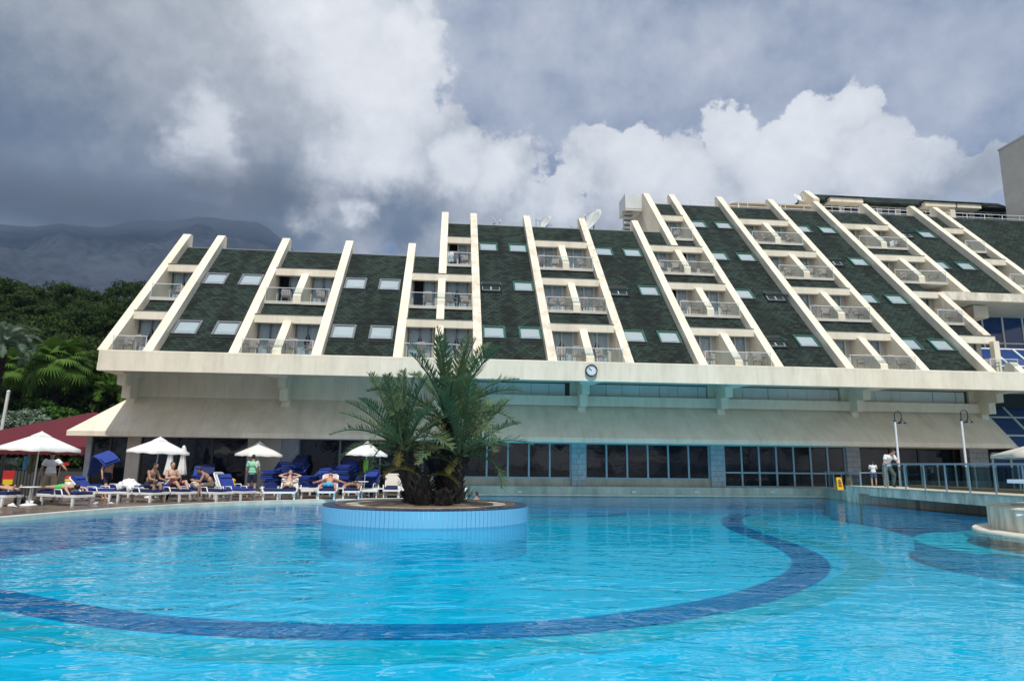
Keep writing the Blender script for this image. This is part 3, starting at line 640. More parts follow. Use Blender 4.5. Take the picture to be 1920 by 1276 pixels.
a10, b10 = fx[10]+.44, fx[11]; slope(a10-.02, b10+.02, 13.26+2.37, 16.64); balcony(a10, b10, 4, False, True, ridge[3], 'fifth bay from the left')
a, b = bx(12)
for n_ in (1, 2, 3, 4): balcony(a, b, n_, True, True, ridge[3] if n_ == 4 else 6.5+3.38*n_, 'sixth bay from the left', openings=((4, 0),) if n_ == 4 else ())
a, b = bx(14)
for n_ in (3, 4): balcony(a, b, n_, True, True, ridge[3] if n_ == 4 else 6.5+3.38*n_, 'seventh bay from the left')
balcony(a, 29.66, 1, False, False, 9.88, 'cut short end of the seventh bay', beamx=(a, 30.12), rail=True)
balcony(a, 29.66, 2, False, False, 13.26, 'cut short end of the seventh bay', beamx=(a, 29.66))
MB().box(29.72, 30.05, yf(8.4), yf(8.4)+.3, 6.5, 8.52).build('post', 'plaster', hot)
a, b = bx(16)
for n_ in (3, 4): balcony(a, b, n_, False, False, ridge[3] if n_ == 4 else 16.64, 'rightmost narrow bay')
# slab on the right with recessed blue curtain wall under it
MB().box(30.1, 42, 5.75, 6.1, 11.82, 12.34).build('slab_edge', 'plaster_worn', hot)
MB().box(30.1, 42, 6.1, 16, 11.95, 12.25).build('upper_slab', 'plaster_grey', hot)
MB().box(39, 44, 7.9, 8.3, 13.6, 14.6).build('slab_edge', 'plaster', hot)
def curtain_wall(name, o, u, v, nu, nv, mullion='frame_white', t=.06):
    """o corner, u and v full edge vectors; mullions and panes as parts"""
    o = Vector(o); u = Vector(u); v = Vector(v); n = u.cross(v).normalized()
    f = MB().use(mullion); un = u.normalized(); vn = v.normalized()
    for i in range(nu+1): f.obox(o+u*i/nu+v/2, un*t, v/2, n*.06)
    for j in range(nv+1): f.obox(o+v*j/nv+u/2, u/2, vn*t*.8, n*.045)
    fo = f.build(name, None, hot)
    me = MB().use('blue_glass').obox((0, 0, 0), u/nu/2*.985, v/nv/2*.985, n*.01).mesh('pane')
    for i in range(nu):
        for j in range(nv): link('pane', me, fo, o+u*(i+.5)/nu+v*(j+.5)/nv)
curtain_wall('curtain_wall', (33.6, 10.5, 6.4), (9, 0, 0), (0, 0, 5.6), 6, 3)
MB().box(31.5, 33.4, 9.5, 9.8, 6.4, 11.95).build('recess_wall', 'blue_glass', hot)
MB().box(33.35, 33.6, 8.6, 10.6, 6.4, 12).build('recess_pier', 'plaster_grey', hot)
MB().box(33.3, 34.3, 7.2, 8.6, 11.1, 11.9).build('duct_box', 'plaster', hot)
curtain_wall('sloped_glazing', (31.4, 3.1, 6.3), (10, 0, 0), (0, 2.6, 2.5), 7, 2)
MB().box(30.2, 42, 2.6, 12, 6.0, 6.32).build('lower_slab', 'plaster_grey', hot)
curtain_wall('sloped_glazing', (30.75, 1.9, 2.35), (12, 0, 0), (0, 3.2, 3.25), 8, 3)
curtain_wall('curtain_wall', (31.0, 4.4, .5), (9, 0, 0), (0, 0, 2.0), 8, 1)
MB().box(31.0, 42, 4.6, 4.8, .4, 6).build('recess_wall', 'dark_room', hot)
# canopy over the ground floor
yl, yc = 2.0, 3.9; zl0, zl1, zc = 2.72, 2.98, 4.78
XL, XR = -17.75, 30.35
cv = MB()
tri = [(XL, yl, zl1), (XR, yl, zl1), (XR+.1, yc, zc), (XL+1.9, yc, zc)]
cv.add(tri+[(XL, yl, zl0), (XR, yl, zl0), (XL, 9, zl1), (XL, 9, zl0), (XL+1.9, 9, zc), (XR+.1, yc, zl0), (XR+.1, 9, zl0), (XR+.1, 9, zc)],
       [(0, 1, 2, 3), (0, 4, 5, 1), (0, 3, 8, 6), (0, 6, 7, 4), (1, 5, 9, 2), (4, 7, 10, 5), (3, 2, 11, 8)])
cv.build('canopy', 'plaster', hot, True)
cvl = MB().prismx([(yl-.03, zl0), (yl-.03, zl1-.03), (yl, zl1), (yl, zl0)], XL-.03, XR+.02).build('canopy_lip', 'plaster', hot)
# wall above the canopy with panels between the brackets
brx = [-15.75, -8.2, -.5, 7.1, 14.75, 22.4, 30.1]
MB().box(-15.85, -.5, yc, yc+.3, 4.7, 5.96).build('upper_wall', 'plaster', hot)
for k in range(2, 6):
    x0, x1 = brx[k]+.2, brx[k+1]-.2
    MB().box(x0-.2, x1+.2, yc-.32, yc+.3, 4.7, 5.22).build('upper_beam', 'plaster', hot)
    MB().box(x0, x0+.35, yc-.05, yc+.3, 5.22, 5.96).build('upper_wall', 'plaster', hot); MB().box(x1-.35, x1, yc-.05, yc+.3, 5.22, 5.96).build('upper_wall', 'plaster', hot)
    MB().box(x0+.35, x1-.35, yc+.12, yc+.3, 5.22, 5.96).build('panel_backing', 'trim_dark', hot)
    xa, xb = x0+.4, x1-.4; rnd = random.Random(k); x = xa
    ws = []
    while x < xb-.3:
        wv = rnd.choice((.5, .85, .95, 1.1)); wv = min(wv, xb-x); ws.append((x, wv)); x += wv+.02
    for x, wv in ws:
        off = rnd.choice((0, 0, .03)); MB().box(x, x+wv, yc+.05+off, yc+.115, 5.26, 5.90).build('window_panel', 'strip_panel', hot)
for bx_ in brx:
    w_ = .20
    MB().prismx([(2.3, 5.95), (2.3, 5.2), (2.9, 5.2), (2.9, 4.62), (3.45, 4.62), (3.45, 4.22), (4.3, 4.22), (4.3, 5.95)][::-1], bx_-w_, bx_+w_).build('bracket', 'plaster', hot)
    MB().prismz([(max(bx_-.75, -15.96), .29), (bx_+.75, .29), (bx_+.24, 2.4), (bx_+.24, 3.9), (bx_-.24, 3.9), (bx_-.24, 2.4)], 5.66, 5.955).build('corbel', 'plaster', hot)
# ground floor, right of the palm: glass bays between block pilasters
GY = 4.3
def glazing(x0, x1, z0, z1, n, y, transom=None, mull='frame_steel', t=.045):
    f = MB().use(mull); wv = (x1-x0)/n
    for i in range(n+1): f.box(x0+wv*i-t, x0+wv*i+t, y-.06, y+.06, z0, z1)
    for z in [z0+.04, z1-.04]+([transom] if transom else []):
        for i in range(n): f.box(x0+wv*i+t, x0+wv*(i+1)-t, y-.045, y+.045, z-.04, z+.04)
    fo = f.build('shopfront_window', None, hot); zs = [z0+.08]+([transom] if transom else [])+[z1-.08]
    for i in range(n):
        for a, b in zip(zs[:-1], zs[1:]): MB().box(x0+wv*i+t, x0+wv*(i+1)-t, y-.008, y+.008, a+.0, b).build('pane', 'dark_glass', fo)
def pilaster(x0, x1, z0, z1, y=GY, d=.5):
    core = MB().box(x0+.012, x1-.012, y-.20, y+d, z0, z1).build('pilaster', 'mortar', hot)
    rows = 8; h = (z1-z0)/rows
    for r in range(rows):
        xs = lin(x0, x1, 3) if r % 2 else [x0, x0+(x1-x0)*.36, x0+(x1-x0)*.64+.1, x1]
        for a, b in zip(xs[:-1], xs[1:]):
            MB().box(a+.008, b-.008, y-.215, y+d-.02, z0+r*h+.008, z0+(r+1)*h-.008).build('block', 'block', core)
ZT = 2.78
for a, b in ((6.65, 7.41), (14.3, 15.08), (22.1, 22.88), (29.4, 30.55)): pilaster(a, b, .5, ZT)
MB().box(-1.3, 6.65, GY-.1, GY+.4, .5, .88).build('plinth', 'concrete', hot); MB().box(7.41, 14.3, GY-.1, GY+.4, .5, .88).build('plinth', 'concrete', hot)
MB().box(-1.3, 22.9, 4.22, 5.4, FZ, .5).build('base_slab', 'concrete', hot)
glazing(-1.2, 6.63, .88, ZT, 7, GY); glazing(7.45, 14.26, .88, ZT, 6, GY); glazing(15.12, 22.06, .5, ZT, 7, GY, 1.28)
glazing(22.95, 24.8, .5, ZT, 1, GY+.05, None, 'trim_dark'); glazing(24.9, 29.3, .5, ZT, 2, GY+.9, None, 'trim_dark')
# ground floor, left: corner pillar, panels and doors
LY = 3.2
MB().box(-17.42, -17.18, LY-.05, LY+.35, .1, ZT).build('corner_pillar', 'block', hot)
MB().box(-15.52, -14.9, LY-.06, LY+.4, .1, ZT).build('wall_pier', 'plaster_grey', hot); MB().box(-9.82, -8.2, LY-.02, LY+.4, .1, ZT).build('wall_pier', 'plaster_grey', hot)
MB().box(-8.18, -7.35, LY+.0, LY+.4, .1, ZT).build('wall_pier', 'block', hot)
glazing(-17.16, -15.54, .1, ZT, 2, LY+.1, None, 'trim_dark'); glazing(-14.88, -9.84, .1, ZT, 3, LY+.1, None, 'trim_dark'); glazing(-7.33, -1.3, .1, ZT, 3, LY+.1, None, 'metal_grey', .05)
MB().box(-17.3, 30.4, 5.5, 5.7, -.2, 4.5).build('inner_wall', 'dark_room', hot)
MB().box(-17.4, -17.3, LY, 9, .1, ZT).build('side_wall', 'plaster_grey', hot); MB().box(-15.8, -15.6, yc+.3, 14, 4.5, 9.0).build('side_wall', 'plaster', hot)
# clock on the fascia
ck = empty('wall_clock', (0, 0, 0), 0, 'round white wall clock with black rim on the hotel fascia above the pool', 'clock')
p = yp(1109, 694, -.1); ck.location = (p.x, -.1, p.z)
def disc(mb, r, y0, y1, n=28, c=(0, 0)):
    return mb.add([(c[0]+r*math.cos(2*math.pi*i/n), y, c[1]+r*math.sin(2*math.pi*i/n)) for y in (y0, y1) for i in range(n)], [tuple(range(n)), tuple(range(2*n-1, n-1, -1))]+[(i, n+i, n+(i+1) % n, (i+1) % n) for i in range(n)])
loc0 = ck.location.copy(); ck.location = (0, 0, 0)
rim = MB().use('black_metal'); n = 40; ro, ri = .295, .245
rv = [(r_*math.cos(2*math.pi*i/n), y, r_*math.sin(2*math.pi*i/n)) for (r_, y) in ((ro, .095), (ro, -.03), (ri+.02, -.05), (ri, -.02), (ri, .0)) for i in range(n)]
rim.add(rv, [(k*n+i, k*n+(i+1) % n, (k+1)*n+(i+1) % n, (k+1)*n+i) for k in range(4) for i in range(n)], True); rim.build('rim', None, ck)
disc(MB(), .25, .0, .09).build('dial', 'clock_face', ck)
def hand(name, ang, ln, wd):
    a = R(90-ang); u = Vector((math.cos(a), 0, math.sin(a))); q = Vector((-u.z, 0, u.x)); MB().obox(u*ln*.42+Vector((0, -.008, 0)), u*ln*.58, q*wd, (0, .003, 0)).build(name, 'black_metal', ck)
hand('minute_hand', 318, .19, .010); hand('hour_hand', 324-25, .12, .014)
for k in range(12):
    try:
        cu = bpy.data.curves.new('numeral', 'FONT'); cu.body = str(k or 12); cu.size = .062; cu.align_x = 'CENTER'; cu.align_y = 'CENTER'; cu.extrude = .002
        to = bpy.data.objects.new('numeral', cu); C.objects.link(to); a = R(90-30*k); to.rotation_euler = (R(90), 0, 0)
        bpy.context.view_layer.update(); me = bpy.data.meshes.new_from_object(to); bpy.data.objects.remove(to); me.materials.clear(); me.materials.append(P('black_metal'))
        o = link('numeral', me, ck, (.20*math.cos(a), -.006, .20*math.sin(a))); o.rotation_euler = (R(90), 0, 0)
    except Exception: pass
ck.location = loc0
# penthouse on the roof
pn = empty('penthouse', (38, 19, 20.8), 0, 'long rooftop penthouse with a green mansard roof and white dormers above the right wing', 'penthouse')
MB().prismx([(18.9, 23.62), (20.4, 24.72), (26, 24.72), (26, 23.55), (18.9, 23.52)], 30.4, 48.0).build('mansard_roof', 'shingle', pn)
MB().prismx([(18.7, 23.6), (20.2, 24.92), (20.7, 24.92), (21.2, 24.0), (21.2, 20.8), (19.2, 20.8)], 29.9, 30.4).build('gable_wall', 'plaster', pn)
MB().box(30.4, 48, 19.5, 26, 20.8, 23.54).build('wall', 'plaster_grey', pn)
for i, x in enumerate(lin(31.2, 46.4, 10)):
    wo = MB().use('frame_white').box(x, x+1.35, 19.42, 19.49, 21.6, 21.68).box(x, x+1.35, 19.42, 19.49, 23.38, 23.46).box(x, x+.07, 19.42, 19.49, 21.68, 23.38).box(x+1.28, x+1.35, 19.42, 19.49, 21.68, 23.38).box(x+.64, x+.71, 19.42, 19.49, 21.68, 23.38).build('window', None, pn)
    MB().box(x+.07, x+1.28, 19.44, 19.46, 21.68, 23.38).build('pane', 'dark_glass', wo)
for x, wv in ((31.2, 2.9), (39.6, 2.9), (42.4, 2.3)):
    MB().box(x, x+wv, 18.5, 19.5, 23.35, 23.72).build('dormer', 'plaster', pn); MB().box(x-.1, x+wv+.1, 18.4, 19.7, 23.722, 23.80).build('dormer_roof', 'shingle', pn)
MB().box(41.9, 42.35, 18.6, 19.5, 20.8, 23.35).build('pier', 'plaster', pn)
MB().prismx([(17.9, 23.25), (18.0, 23.4), (19.4, 23.95), (19.4, 23.7)], 44.8, 48.4).build('folded_awning', 'black_metal', pn)
tr_ = empty('roof_terrace_railing', (28, yr(20.8)+.6, 20.8), 0, 'thin white railing along the roof edge behind the tallest green slope', 'railing')
m_ = MB()
for x in lin(15, 48, 23): MB().box(x-.02, x+.02, yr(20.8)+.55, yr(20.8)+.59, 20.8, 21.45).build('rail_post', 'frame_white', tr_)
for z in (21.45, 21.15): MB().box(15, 48, yr(20.8)+.53, yr(20.8)+.57, z, z+.04).build('rail', 'frame_white', tr_)
aw = empty('terrace_awning', (25, 18, 20.8), 0, 'beige flat awning on the roof terrace behind the fins left of the penthouse', 'awning')
aw_m = MB().prismx([(17.2, 22.3), (20.5, 23.15), (20.5, 23.22), (17.2, 22.37)], 22.6, 29.8).build('awning_cloth', 'tan_canvas', aw)
for x in (22.7, 26.2, 29.7): MB().box(x-.04, x+.04, 17.25, 17.33, 20.7, 22.32).build('post', 'frame_white', aw)
tw = empty('concrete_tower', (49, 15, 0), 0, 'plain beige tower rising behind the hotel at the right edge', 'tower')
MB().prismz([(46, 17.5), (46, 8.5), (60, 8.5), (60, 17.5)], 0, 28.15).build('tower_wall', 'plaster_grey', tw); MB().box(45.95, 60.05, 8.45, 17.55, 28.15, 28.3).build('parapet', 'plaster_grey', tw)
# iron stair beside the end wall
st = empty('outside_stair', (13.4, 14, 17.3), 0, 'grey metal stair and landing against the end wall of the tallest wing', 'stair')
MB().box(12.95, 14.28, 15.4, 17.2, 20.5, 20.66).build('landing', 'plaster_grey', st); MB().box(12.95, 13.0, 15.4, 17.2, 20.66, 21.8).build('railing_panel', 'strip_panel', st); MB().box(12.95, 14.28, 15.38, 15.43, 20.66, 21.8).build('railing_panel', 'strip_panel', st)
for k in range(9): MB().box(12.95, 13.6, 15.5+.05*k, 16.0+.05*k, 20.2-.36*k, 20.26-.36*k).build('tread', 'metal_grey', st)
MB().obox((12.9, 15.7, 18.8), (.03, 0, 0), (0, .04, 0), (0, .2, 1.8)).build('stringer', 'metal_grey', st)
# ================================================================== roof dishes
def dish(px, py, Y, r, az, el, label, white=False):
    p = yp(px, py, Y); o = empty('satellite_dish', (p.x, p.y, p.z), 0, label, 'satellite dish', 'satellite dishes on the roof')
    d = Vector((math.cos(el)*math.sin(az), -math.cos(el)*math.cos(az), math.sin(el))); M = d.to_track_quat('Z', 'Y').to_matrix()
    mb = MB(); n = 24; pr = [(0.001, 0), (r*.35, r*.03), (r*.7, r*.12), (r, r*.26), (r*1.01, r*.24), (r*.7, r*.09), (r*.3, r*.0)]
    vs = []
    for a_, z_ in pr:
        for j in range(n): t = 2*math.pi*j/n; vs.append(p+M @ Vector((a_*math.cos(t), a_*math.sin(t)*1.08, z_)))
    mb.add(vs, [(i*n+j, i*n+(j+1) % n, (i+1)*n+(j+1) % n, (i+1)*n+j) for i in range(len(pr)-1) for j in range(n)], True); mb.build('reflector', 'frame_white' if white else 'strip_panel', o)
    f = p+M @ Vector((0, -r*.1, r*.95)); MB().tube([p+M @ Vector((0, -r, r*.25)), f], .02).tube([p+M @ Vector((0, r, r*.25)), f], .012).build('feed_arm', 'metal_grey', o)
    MB().ball(f, .06).build('receiver', 'white_plastic', o); MB().tube([p-M @ Vector((0, 0, .05)), (p.x, p.y+.25, p.z-.9-r*.6)], .05).build('mast', 'metal_grey', o)
dish(927, 418, 13.0, .45, R(75), R(25), 'small satellite dish seen edge-on behind the roof right of the twin tall fins')
dish(1023, 421, 13.0, .62, R(-60), R(30), 'satellite dish tilted left above the green roof between the fourth bay fins')
dish(1113, 416, 13.2, .90, R(-62), R(28), 'largest grey satellite dish beside the fin top over the middle wing')
dish(1497, 373, 20.5, .5, R(20), R(35), 'small white satellite dish on the terrace left of the penthouse', True)
an = empty('antenna', (0, 0, 0), 0, 'thin aerial mast beside the middle satellite dish', 'antenna'); p = yp(1005, 430, 13); an.location = p
MB().tube([(p.x, p.y, p.z-.4), (p.x, p.y, p.z+.75)], .02).build('mast', 'metal_grey', an); MB().box(p.x-.02, p.x+.5, p.y, p.y+.02, p.z+.66, p.z+.68).build('boom', 'metal_grey', an)
# ================================================================== balcony chairs
def chair_mesh():
    m = MB().use('balcony_plastic')
    m.obox((0, 0, .42), (.23, 0, 0), (0, .22, 0), (0, 0, .015))
    for s in (-1, 1):
        m.tube([(s*.24, -.22, 0), (s*.23, -.20, .42), (s*.25, -.18, .62)], .022, 6); m.tube([(s*.22, .28, 0), (s*.22, .20, .42), (s*.21, .30, .86)], .022, 6)
        m.obox((s*.25, .02, .63), (.03, 0, 0), (0, .24, 0), (0, 0, .014))
    for k in range(5): x = -.16+.08*k; m.obox((x, .26, .66), (.028, 0, 0), (0, .008, .0), (0, .04, .19))
    m.obox((0, .305, .86), (.21, 0, 0), (0, .012, 0), (0, 0, .03)); m.use('cloth_black').obox((0, 0, .445), (.19, 0, 0), (0, .18, 0), (0, 0, .012))
    return m.mesh('balcony_chair')
CHM = chair_mesh(); rc = random.Random(3); SD = ['left', 'right']; LV = ['', 'bottom', 'second', 'third', 'top']
for (a, b, y0, yd, zf, n, ci, nm) in chairs:
    k = 2 if rc.random() < .55 else 1
    for q in range(k):
        x = a+.35+(b-a-.7)*(q if k == 2 else rc.choice((.2, .8))); o = link('balcony_chair', CHM, None, (x, y0+.50+rc.random()*.15, zf)); o.rotation_euler = (0, 0, R(rc.uniform(-40, 40)+(180 if rc.random() < .3 else 0)))
        side = '' if 'narrow' in nm or 'cut short' in nm or (nm.startswith('third') and n == 3) or (nm.startswith('fifth') and n == 4) else (', '+SD[ci]+' balcony')
        tag(o, f'pinkish chair, {LV[n]} row, {nm}{side}'+(f', {SD[q]} of two' if k == 2 else ''), 'chair', 'plastic chairs on the hotel balconies')
def towel(name, label, p, w, h, m, col='cloth_white'):
    vs = []; nx, nz = 8, 6
    for j in range(nz+1):
        for i in range(nx+1): vs.append((p[0]-w/2+w*i/nx, p[1]+.04*math.sin(i*1.4+j*.4), p[2]-h*j/nz-.03*math.sin(i*.9)))
    fs = [(j*(nx+1)+i, j*(nx+1)+i+1, (j+1)*(nx+1)+i+1, (j+1)*(nx+1)+i) for j in range(nz) for i in range(nx)]
    o = MB().add(vs, fs, True).build(name, col); md = o.modifiers.new('t', 'SOLIDIFY'); md.thickness = .015; return tag(o, label, 'towel')
p = yp(845, 490, yr(13.2)+.3); towel('bath_towel', 'white towel hanging over the rail of the topmost balcony between the twin tall fins', (p.x, yr(13.26)+.0, 14.05), .35, .6, 0)
p = yp(1672, 456, 11); towel('bath_towel', 'white towel drying on the top row balcony of the seventh bay', (p.x, yr(16.64)+.3, 17.3), .5, .4, 0)
# ================================================================== island and palm
IC = Vector((-.52, -11.35)); IR = 2.98; IZ = .42
isl = empty('palm_island', (IC.x, IC.y, 0), 0, 'round island with a light blue tiled wall carrying the palm in the pool', 'planter')
MB().lathe([(IR-.03, FZ), (IR-.03, -.05), (IR-.03, IZ-.02), (.001, IZ-.02)], 96, IC).build('core', 'pool_floor', isl)
nt_ = 150; tw_ = 2*math.pi*IR/nt_
tme2 = MB().use('rim_tile').box(-.002, .024, -tw_/2*.90, tw_/2*.90, -.03, IZ-.012).mesh('wall_tile'); tme2.materials.clear(); tme2.materials.append(P('rim_tile'))
for i in range(nt_):
    a = 2*math.pi*i/nt_; o = link('wall_tile', tme2, isl, (math.cos(a)*(IR-.03), math.sin(a)*(IR-.03), 0)); o.rotation_euler = (0, 0, a)
tme3 = MB().use('rim_dark').add([(-.30, -tw_*.45*(IR-.3)/IR, 0), (0.03, -tw_*.45, 0), (0.03, tw_*.45, 0), (-.30, tw_*.45*(IR-.3)/IR, 0), (-.30, -tw_*.45*(IR-.3)/IR, .02), (0.03, -tw_*.45, .02), (0.03, tw_*.45, .02), (-.30, tw_*.45*(IR-.3)/IR, .02)], [(0, 3, 2, 1), (4, 5, 6, 7), (0, 1, 5, 4), (1, 2, 6, 5), (2, 3, 7, 6), (3, 0, 4, 7)]).mesh('rim_tile')
for i in range(nt_):
    a = 2*math.pi*i/nt_; o = link('rim_tile', tme3, isl, (math.cos(a)*(IR-.04), math.sin(a)*(IR-.04), IZ-.005)); o.rotation_euler = (0, 0, a)
MB().lathe([(IR-.36, IZ-.03), (IR-.36, IZ+.03), (IR-.62, IZ+.035), (IR-.62, IZ-.03)], 96, IC, False).build('stone_ring', 'pebble', isl)
MB().lathe([(IR-.64, IZ-.03), (IR-.64, IZ+.02), (IR-1.0, IZ+.022), (IR-1.0, IZ-.03)], 96, IC, False).build('stone_ring', 'concrete_pale', isl)
MB().lathe([(IR-1.02, IZ-.03), (IR-1.02, IZ+.03), (.001, IZ+.06)], 96, IC, False).build('pebble_bed', 'pebble', isl)
# date palm clump
def frond_mesh(name, length, droop, seed, mats=('frond',), dens=50, lw=.0165, ll=.46, stiff=.5):
    rd = random.Random(seed); mb = MB().use(mats[0]); pts = []; n = 16; p = Vector((0, 0, 0)); ang = 0.
    for i in range(n+1):                      # local: grows along +Z, bends towards +X
        pts.append(p.copy()); t = i/n; ang = droop*t**1.5; p = p+Vector((math.sin(ang), 0, math.cos(ang)))*length/n
    mb.tube(pts, [.032*(1-.8*i/n)+.004 for i in range(n+1)], 5, False)
    def at(t):
        f = t*n; i = min(int(f), n-1); return pts[i].lerp(pts[i+1], f-i), (pts[i+1]-pts[i]).normalized()
    for k in range(dens):
        t = .16+.84*(k/dens)**.95; q, d = at(min(t, .999)); nrm = Vector((d.z, 0, -d.x)) * -1   # upper side
        L_ = ll*(.35+.65*math.sin(math.pi*min(1, (t-.1)/.95))**.6)*(1 if t < .8 else 1-.45*(t-.8)/.2)
        for s in (-1, 1):
            sp = rd.uniform(.35, .75); lift = rd.uniform(.15, .55)
            u = (d*rd.uniform(.62, .95)+Vector((0, s, 0))*sp*1.2+nrm*lift).normalized(); lnn = L_*rd.uniform(.8, 1.12)
            side = u.cross(nrm).normalized()*lw*rd.uniform(.8, 1.1); mid = q+u*lnn*.55+Vector((0, 0, -.02)); tip = q+u*lnn+Vector((0, 0, -.05*(1+stiff)*rd.random()))
            mb.add([q-side*.5, q+side*.5, mid+side, tip, mid-side], [(0, 1, 2, 4), (4, 2, 3)])
    return mb.mesh(name)
FV = [frond_mesh('frond', 2.35, R(34), 1), frond_mesh('frond', 2.35, R(58), 2), frond_mesh('frond', 2.2, R(18), 3), frond_mesh('frond', 2.3, R(80), 4)]
FO = frond_mesh('frond', 1.9, R(80), 5, ('frond_old',), 36)
def orient(o, az, tilt, twist=0.):            # frond leaving at azimuth az, tilted from vertical
    o.rotation_euler = (Matrix.Rotation(az, 3, 'Z') @ Matrix.Rotation(tilt, 3, 'Y') @ Matrix.Rotation(twist, 3, 'Z')).to_euler()
palm = empty('date_palm', (IC.x-.05, IC.y-.2, IZ), 0, 'multi-stemmed date palm with arching fronds and dark trunks on the round pool island', 'palm tree')
pc = palm.location
def stem_mesh(base, top, r0, r1, seed, bulb=0.):
    rd = random.Random(seed); mb = MB().use('trunk'); base = Vector(base); top = Vector(top); n = 10; pts = []; rs = []
    for i in range(n+1):
        t = i/n; pts.append(base.lerp(top, t)+Vector((.05*math.sin(t*4+seed), .05*math.cos(t*3+seed), 0))); rs.append((r0+(r1-r0)*t)*(1+bulb*math.sin(math.pi*t))+.02*rd.random())
    mb.tube(pts, rs, 14)
    ga = 0.; H = (top-base).length; cnt = int(H/.020)
    for k in range(cnt):
        t = (k+.5)/cnt; f = t*n; i = min(int(f), n-1); c = pts[i].lerp(pts[i+1], f-i); r = rs[i]; ga += 2.399
        u = Vector((math.cos(ga), math.sin(ga), 0)); s = Vector((-u.y, u.x, 0)); o_ = c+u*(r*.9); tip = u*.75+Vector((0, 0, 1)); tip.normalize(); l = rd.uniform(.12, .24); wd = rd.uniform(.035, .06)
        nn = tip.cross(s).normalized()
        mb.add([o_-s*wd-nn*.02, o_+s*wd-nn*.02, o_+s*wd*.6+tip*l+u*.03, o_-s*wd*.6+tip*l+u*.03, o_-s*wd+nn*.03, o_+s*wd+nn*.03, o_+s*wd*.5+tip*l+nn*.02+u*.03, o_-s*wd*.5+tip*l+nn*.02+u*.03],
               [(0, 1, 2, 3), (4, 7, 6, 5), (0, 4, 5, 1), (1, 5, 6, 2), (2, 6, 7, 3), (3, 7, 4, 0)])
    return mb
def wp(px, py, Y=-11.5): q = yp(px, py, Y); return q
S = [  # foot, top, radii
    (wp(786, 944, -11.8), wp(757, 840, -12.0), .32, .24, 1, .12), (wp(798, 946, -12.4), wp(793, 892, -12.5), .22, .18, 2, .3),
    (wp(842, 944, -11.6), wp(862, 856, -11.8), .28, .23, 3, .15), (wp(832, 940, -11.0), wp(842, 792, -11.0), .26, .17, 4, .05), (wp(776, 940, -11.2), wp(768, 872, -11.2), .24, .2, 5, .1), (wp(824, 946, -12.6), wp(829, 918, -12.6), .20, .17, 6, .3)]
crowns = []
for b_, t_, r0, r1, sd, bu in S:
    b_ = Vector((b_.x, b_.y, IZ-.05)); o = stem_mesh(b_, t_, r0, r1, sd, bu).build('trunk', None, palm); crowns.append(Vector(t_))
def crown(c, n, scale, tmin, tmax, seed, lean=(0, 0), meshes=None, azo=0.):
    rd = random.Random(seed); LM = Matrix.Rotation(R(lean[0]), 3, 'Y') @ Matrix.Rotation(R(lean[1]), 3, 'X')
    for k in range(n):
        t = (k+.5)/n; az = azo+k*2.399+rd.uniform(-.25, .25); tl = R(tmin+(tmax-tmin)*t+rd.uniform(-6, 6))
        me = (meshes or (FV[2:3] if t < .2 else FV[0:1] if t < .45 else FV[1:2] if t < .75 else FV[3:4]))[0]
        o = link('frond', me, palm, c-pc+Vector((math.cos(az), math.sin(az), 0))*.08)
        o.rotation_euler = (LM @ Matrix.Rotation(az, 3, 'Z') @ Matrix.Rotation(tl, 3, 'Y') @ Matrix.Rotation(rd.uniform(-.35, .35), 3, 'Z')).to_euler()
        s = scale*rd.uniform(.86, 1.12)*(1-.12*t); o.scale = (s, s, s)
crown(crowns[0]+Vector((0, 0, .0)), 22, 1.06, 6, 76, 1, (-13, 5))
crown(crowns[3]+Vector((0, 0, .05)), 23, 1.25, 4, 72, 3, (2, 5), azo=1.)
crown(crowns[2]+Vector((0, 0, .0)), 15, 1.12, 12, 76, 4, (18, 8), azo=2.)
crown(crowns[4], 6, .8, 40, 80, 9, (-20, 5))
for ci, n_, sd in ((0, 5, 6), (2, 5, 7), (3, 4, 8), (1, 3, 5)): crown(crowns[ci], n_, .62, 45, 95, sd, (0, 12), [FO], azo=3.6)
# weeds at the foot
def tuft(name, label, c, n, h, sp, material, seed, w=.02):
    rd = random.Random(seed); mb = MB().use(material)
    for k in range(n):
        a = rd.uniform(0, 6.28); r = sp*rd.random()**.7; b = Vector((c[0]+r*math.cos(a)*.5, c[1]+r*math.sin(a)*.5, c[2])); t = b+Vector((math.cos(a)*r, math.sin(a)*r, h*rd.uniform(.5, 1.1))); s = Vector((-math.sin(a), math.cos(a), 0))*w*rd.uniform(.7, 1.5); md = b.lerp(t, .6)+Vector((0, 0, .06*h))
        mb.add([b-s*.4, b+s*.4, md+s, t, md-s], [(0, 1, 2, 4), (4, 2, 3)])
    return tag(mb.build(name), label, 'plant')
p = gp(808, 946, IZ); tuft('weed', 'small green weed at the front foot of the palm trunks', (p.x, p.y, IZ), 60, .28, .2, 'leaf_light', 3, .03)
p = gp(862, 944, IZ); tuft('weed', 'low grassy weed on the island right of the palm trunks', (p.x, p.y+.5, IZ), 160, .55, .42, 'frond_grey', 4, .014)
p = gp(845, 947, IZ); tuft('weed', 'small green weed at the right foot of the palm trunks', (p.x, p.y, IZ), 50, .2, .2, 'leaf_light', 5, .03)
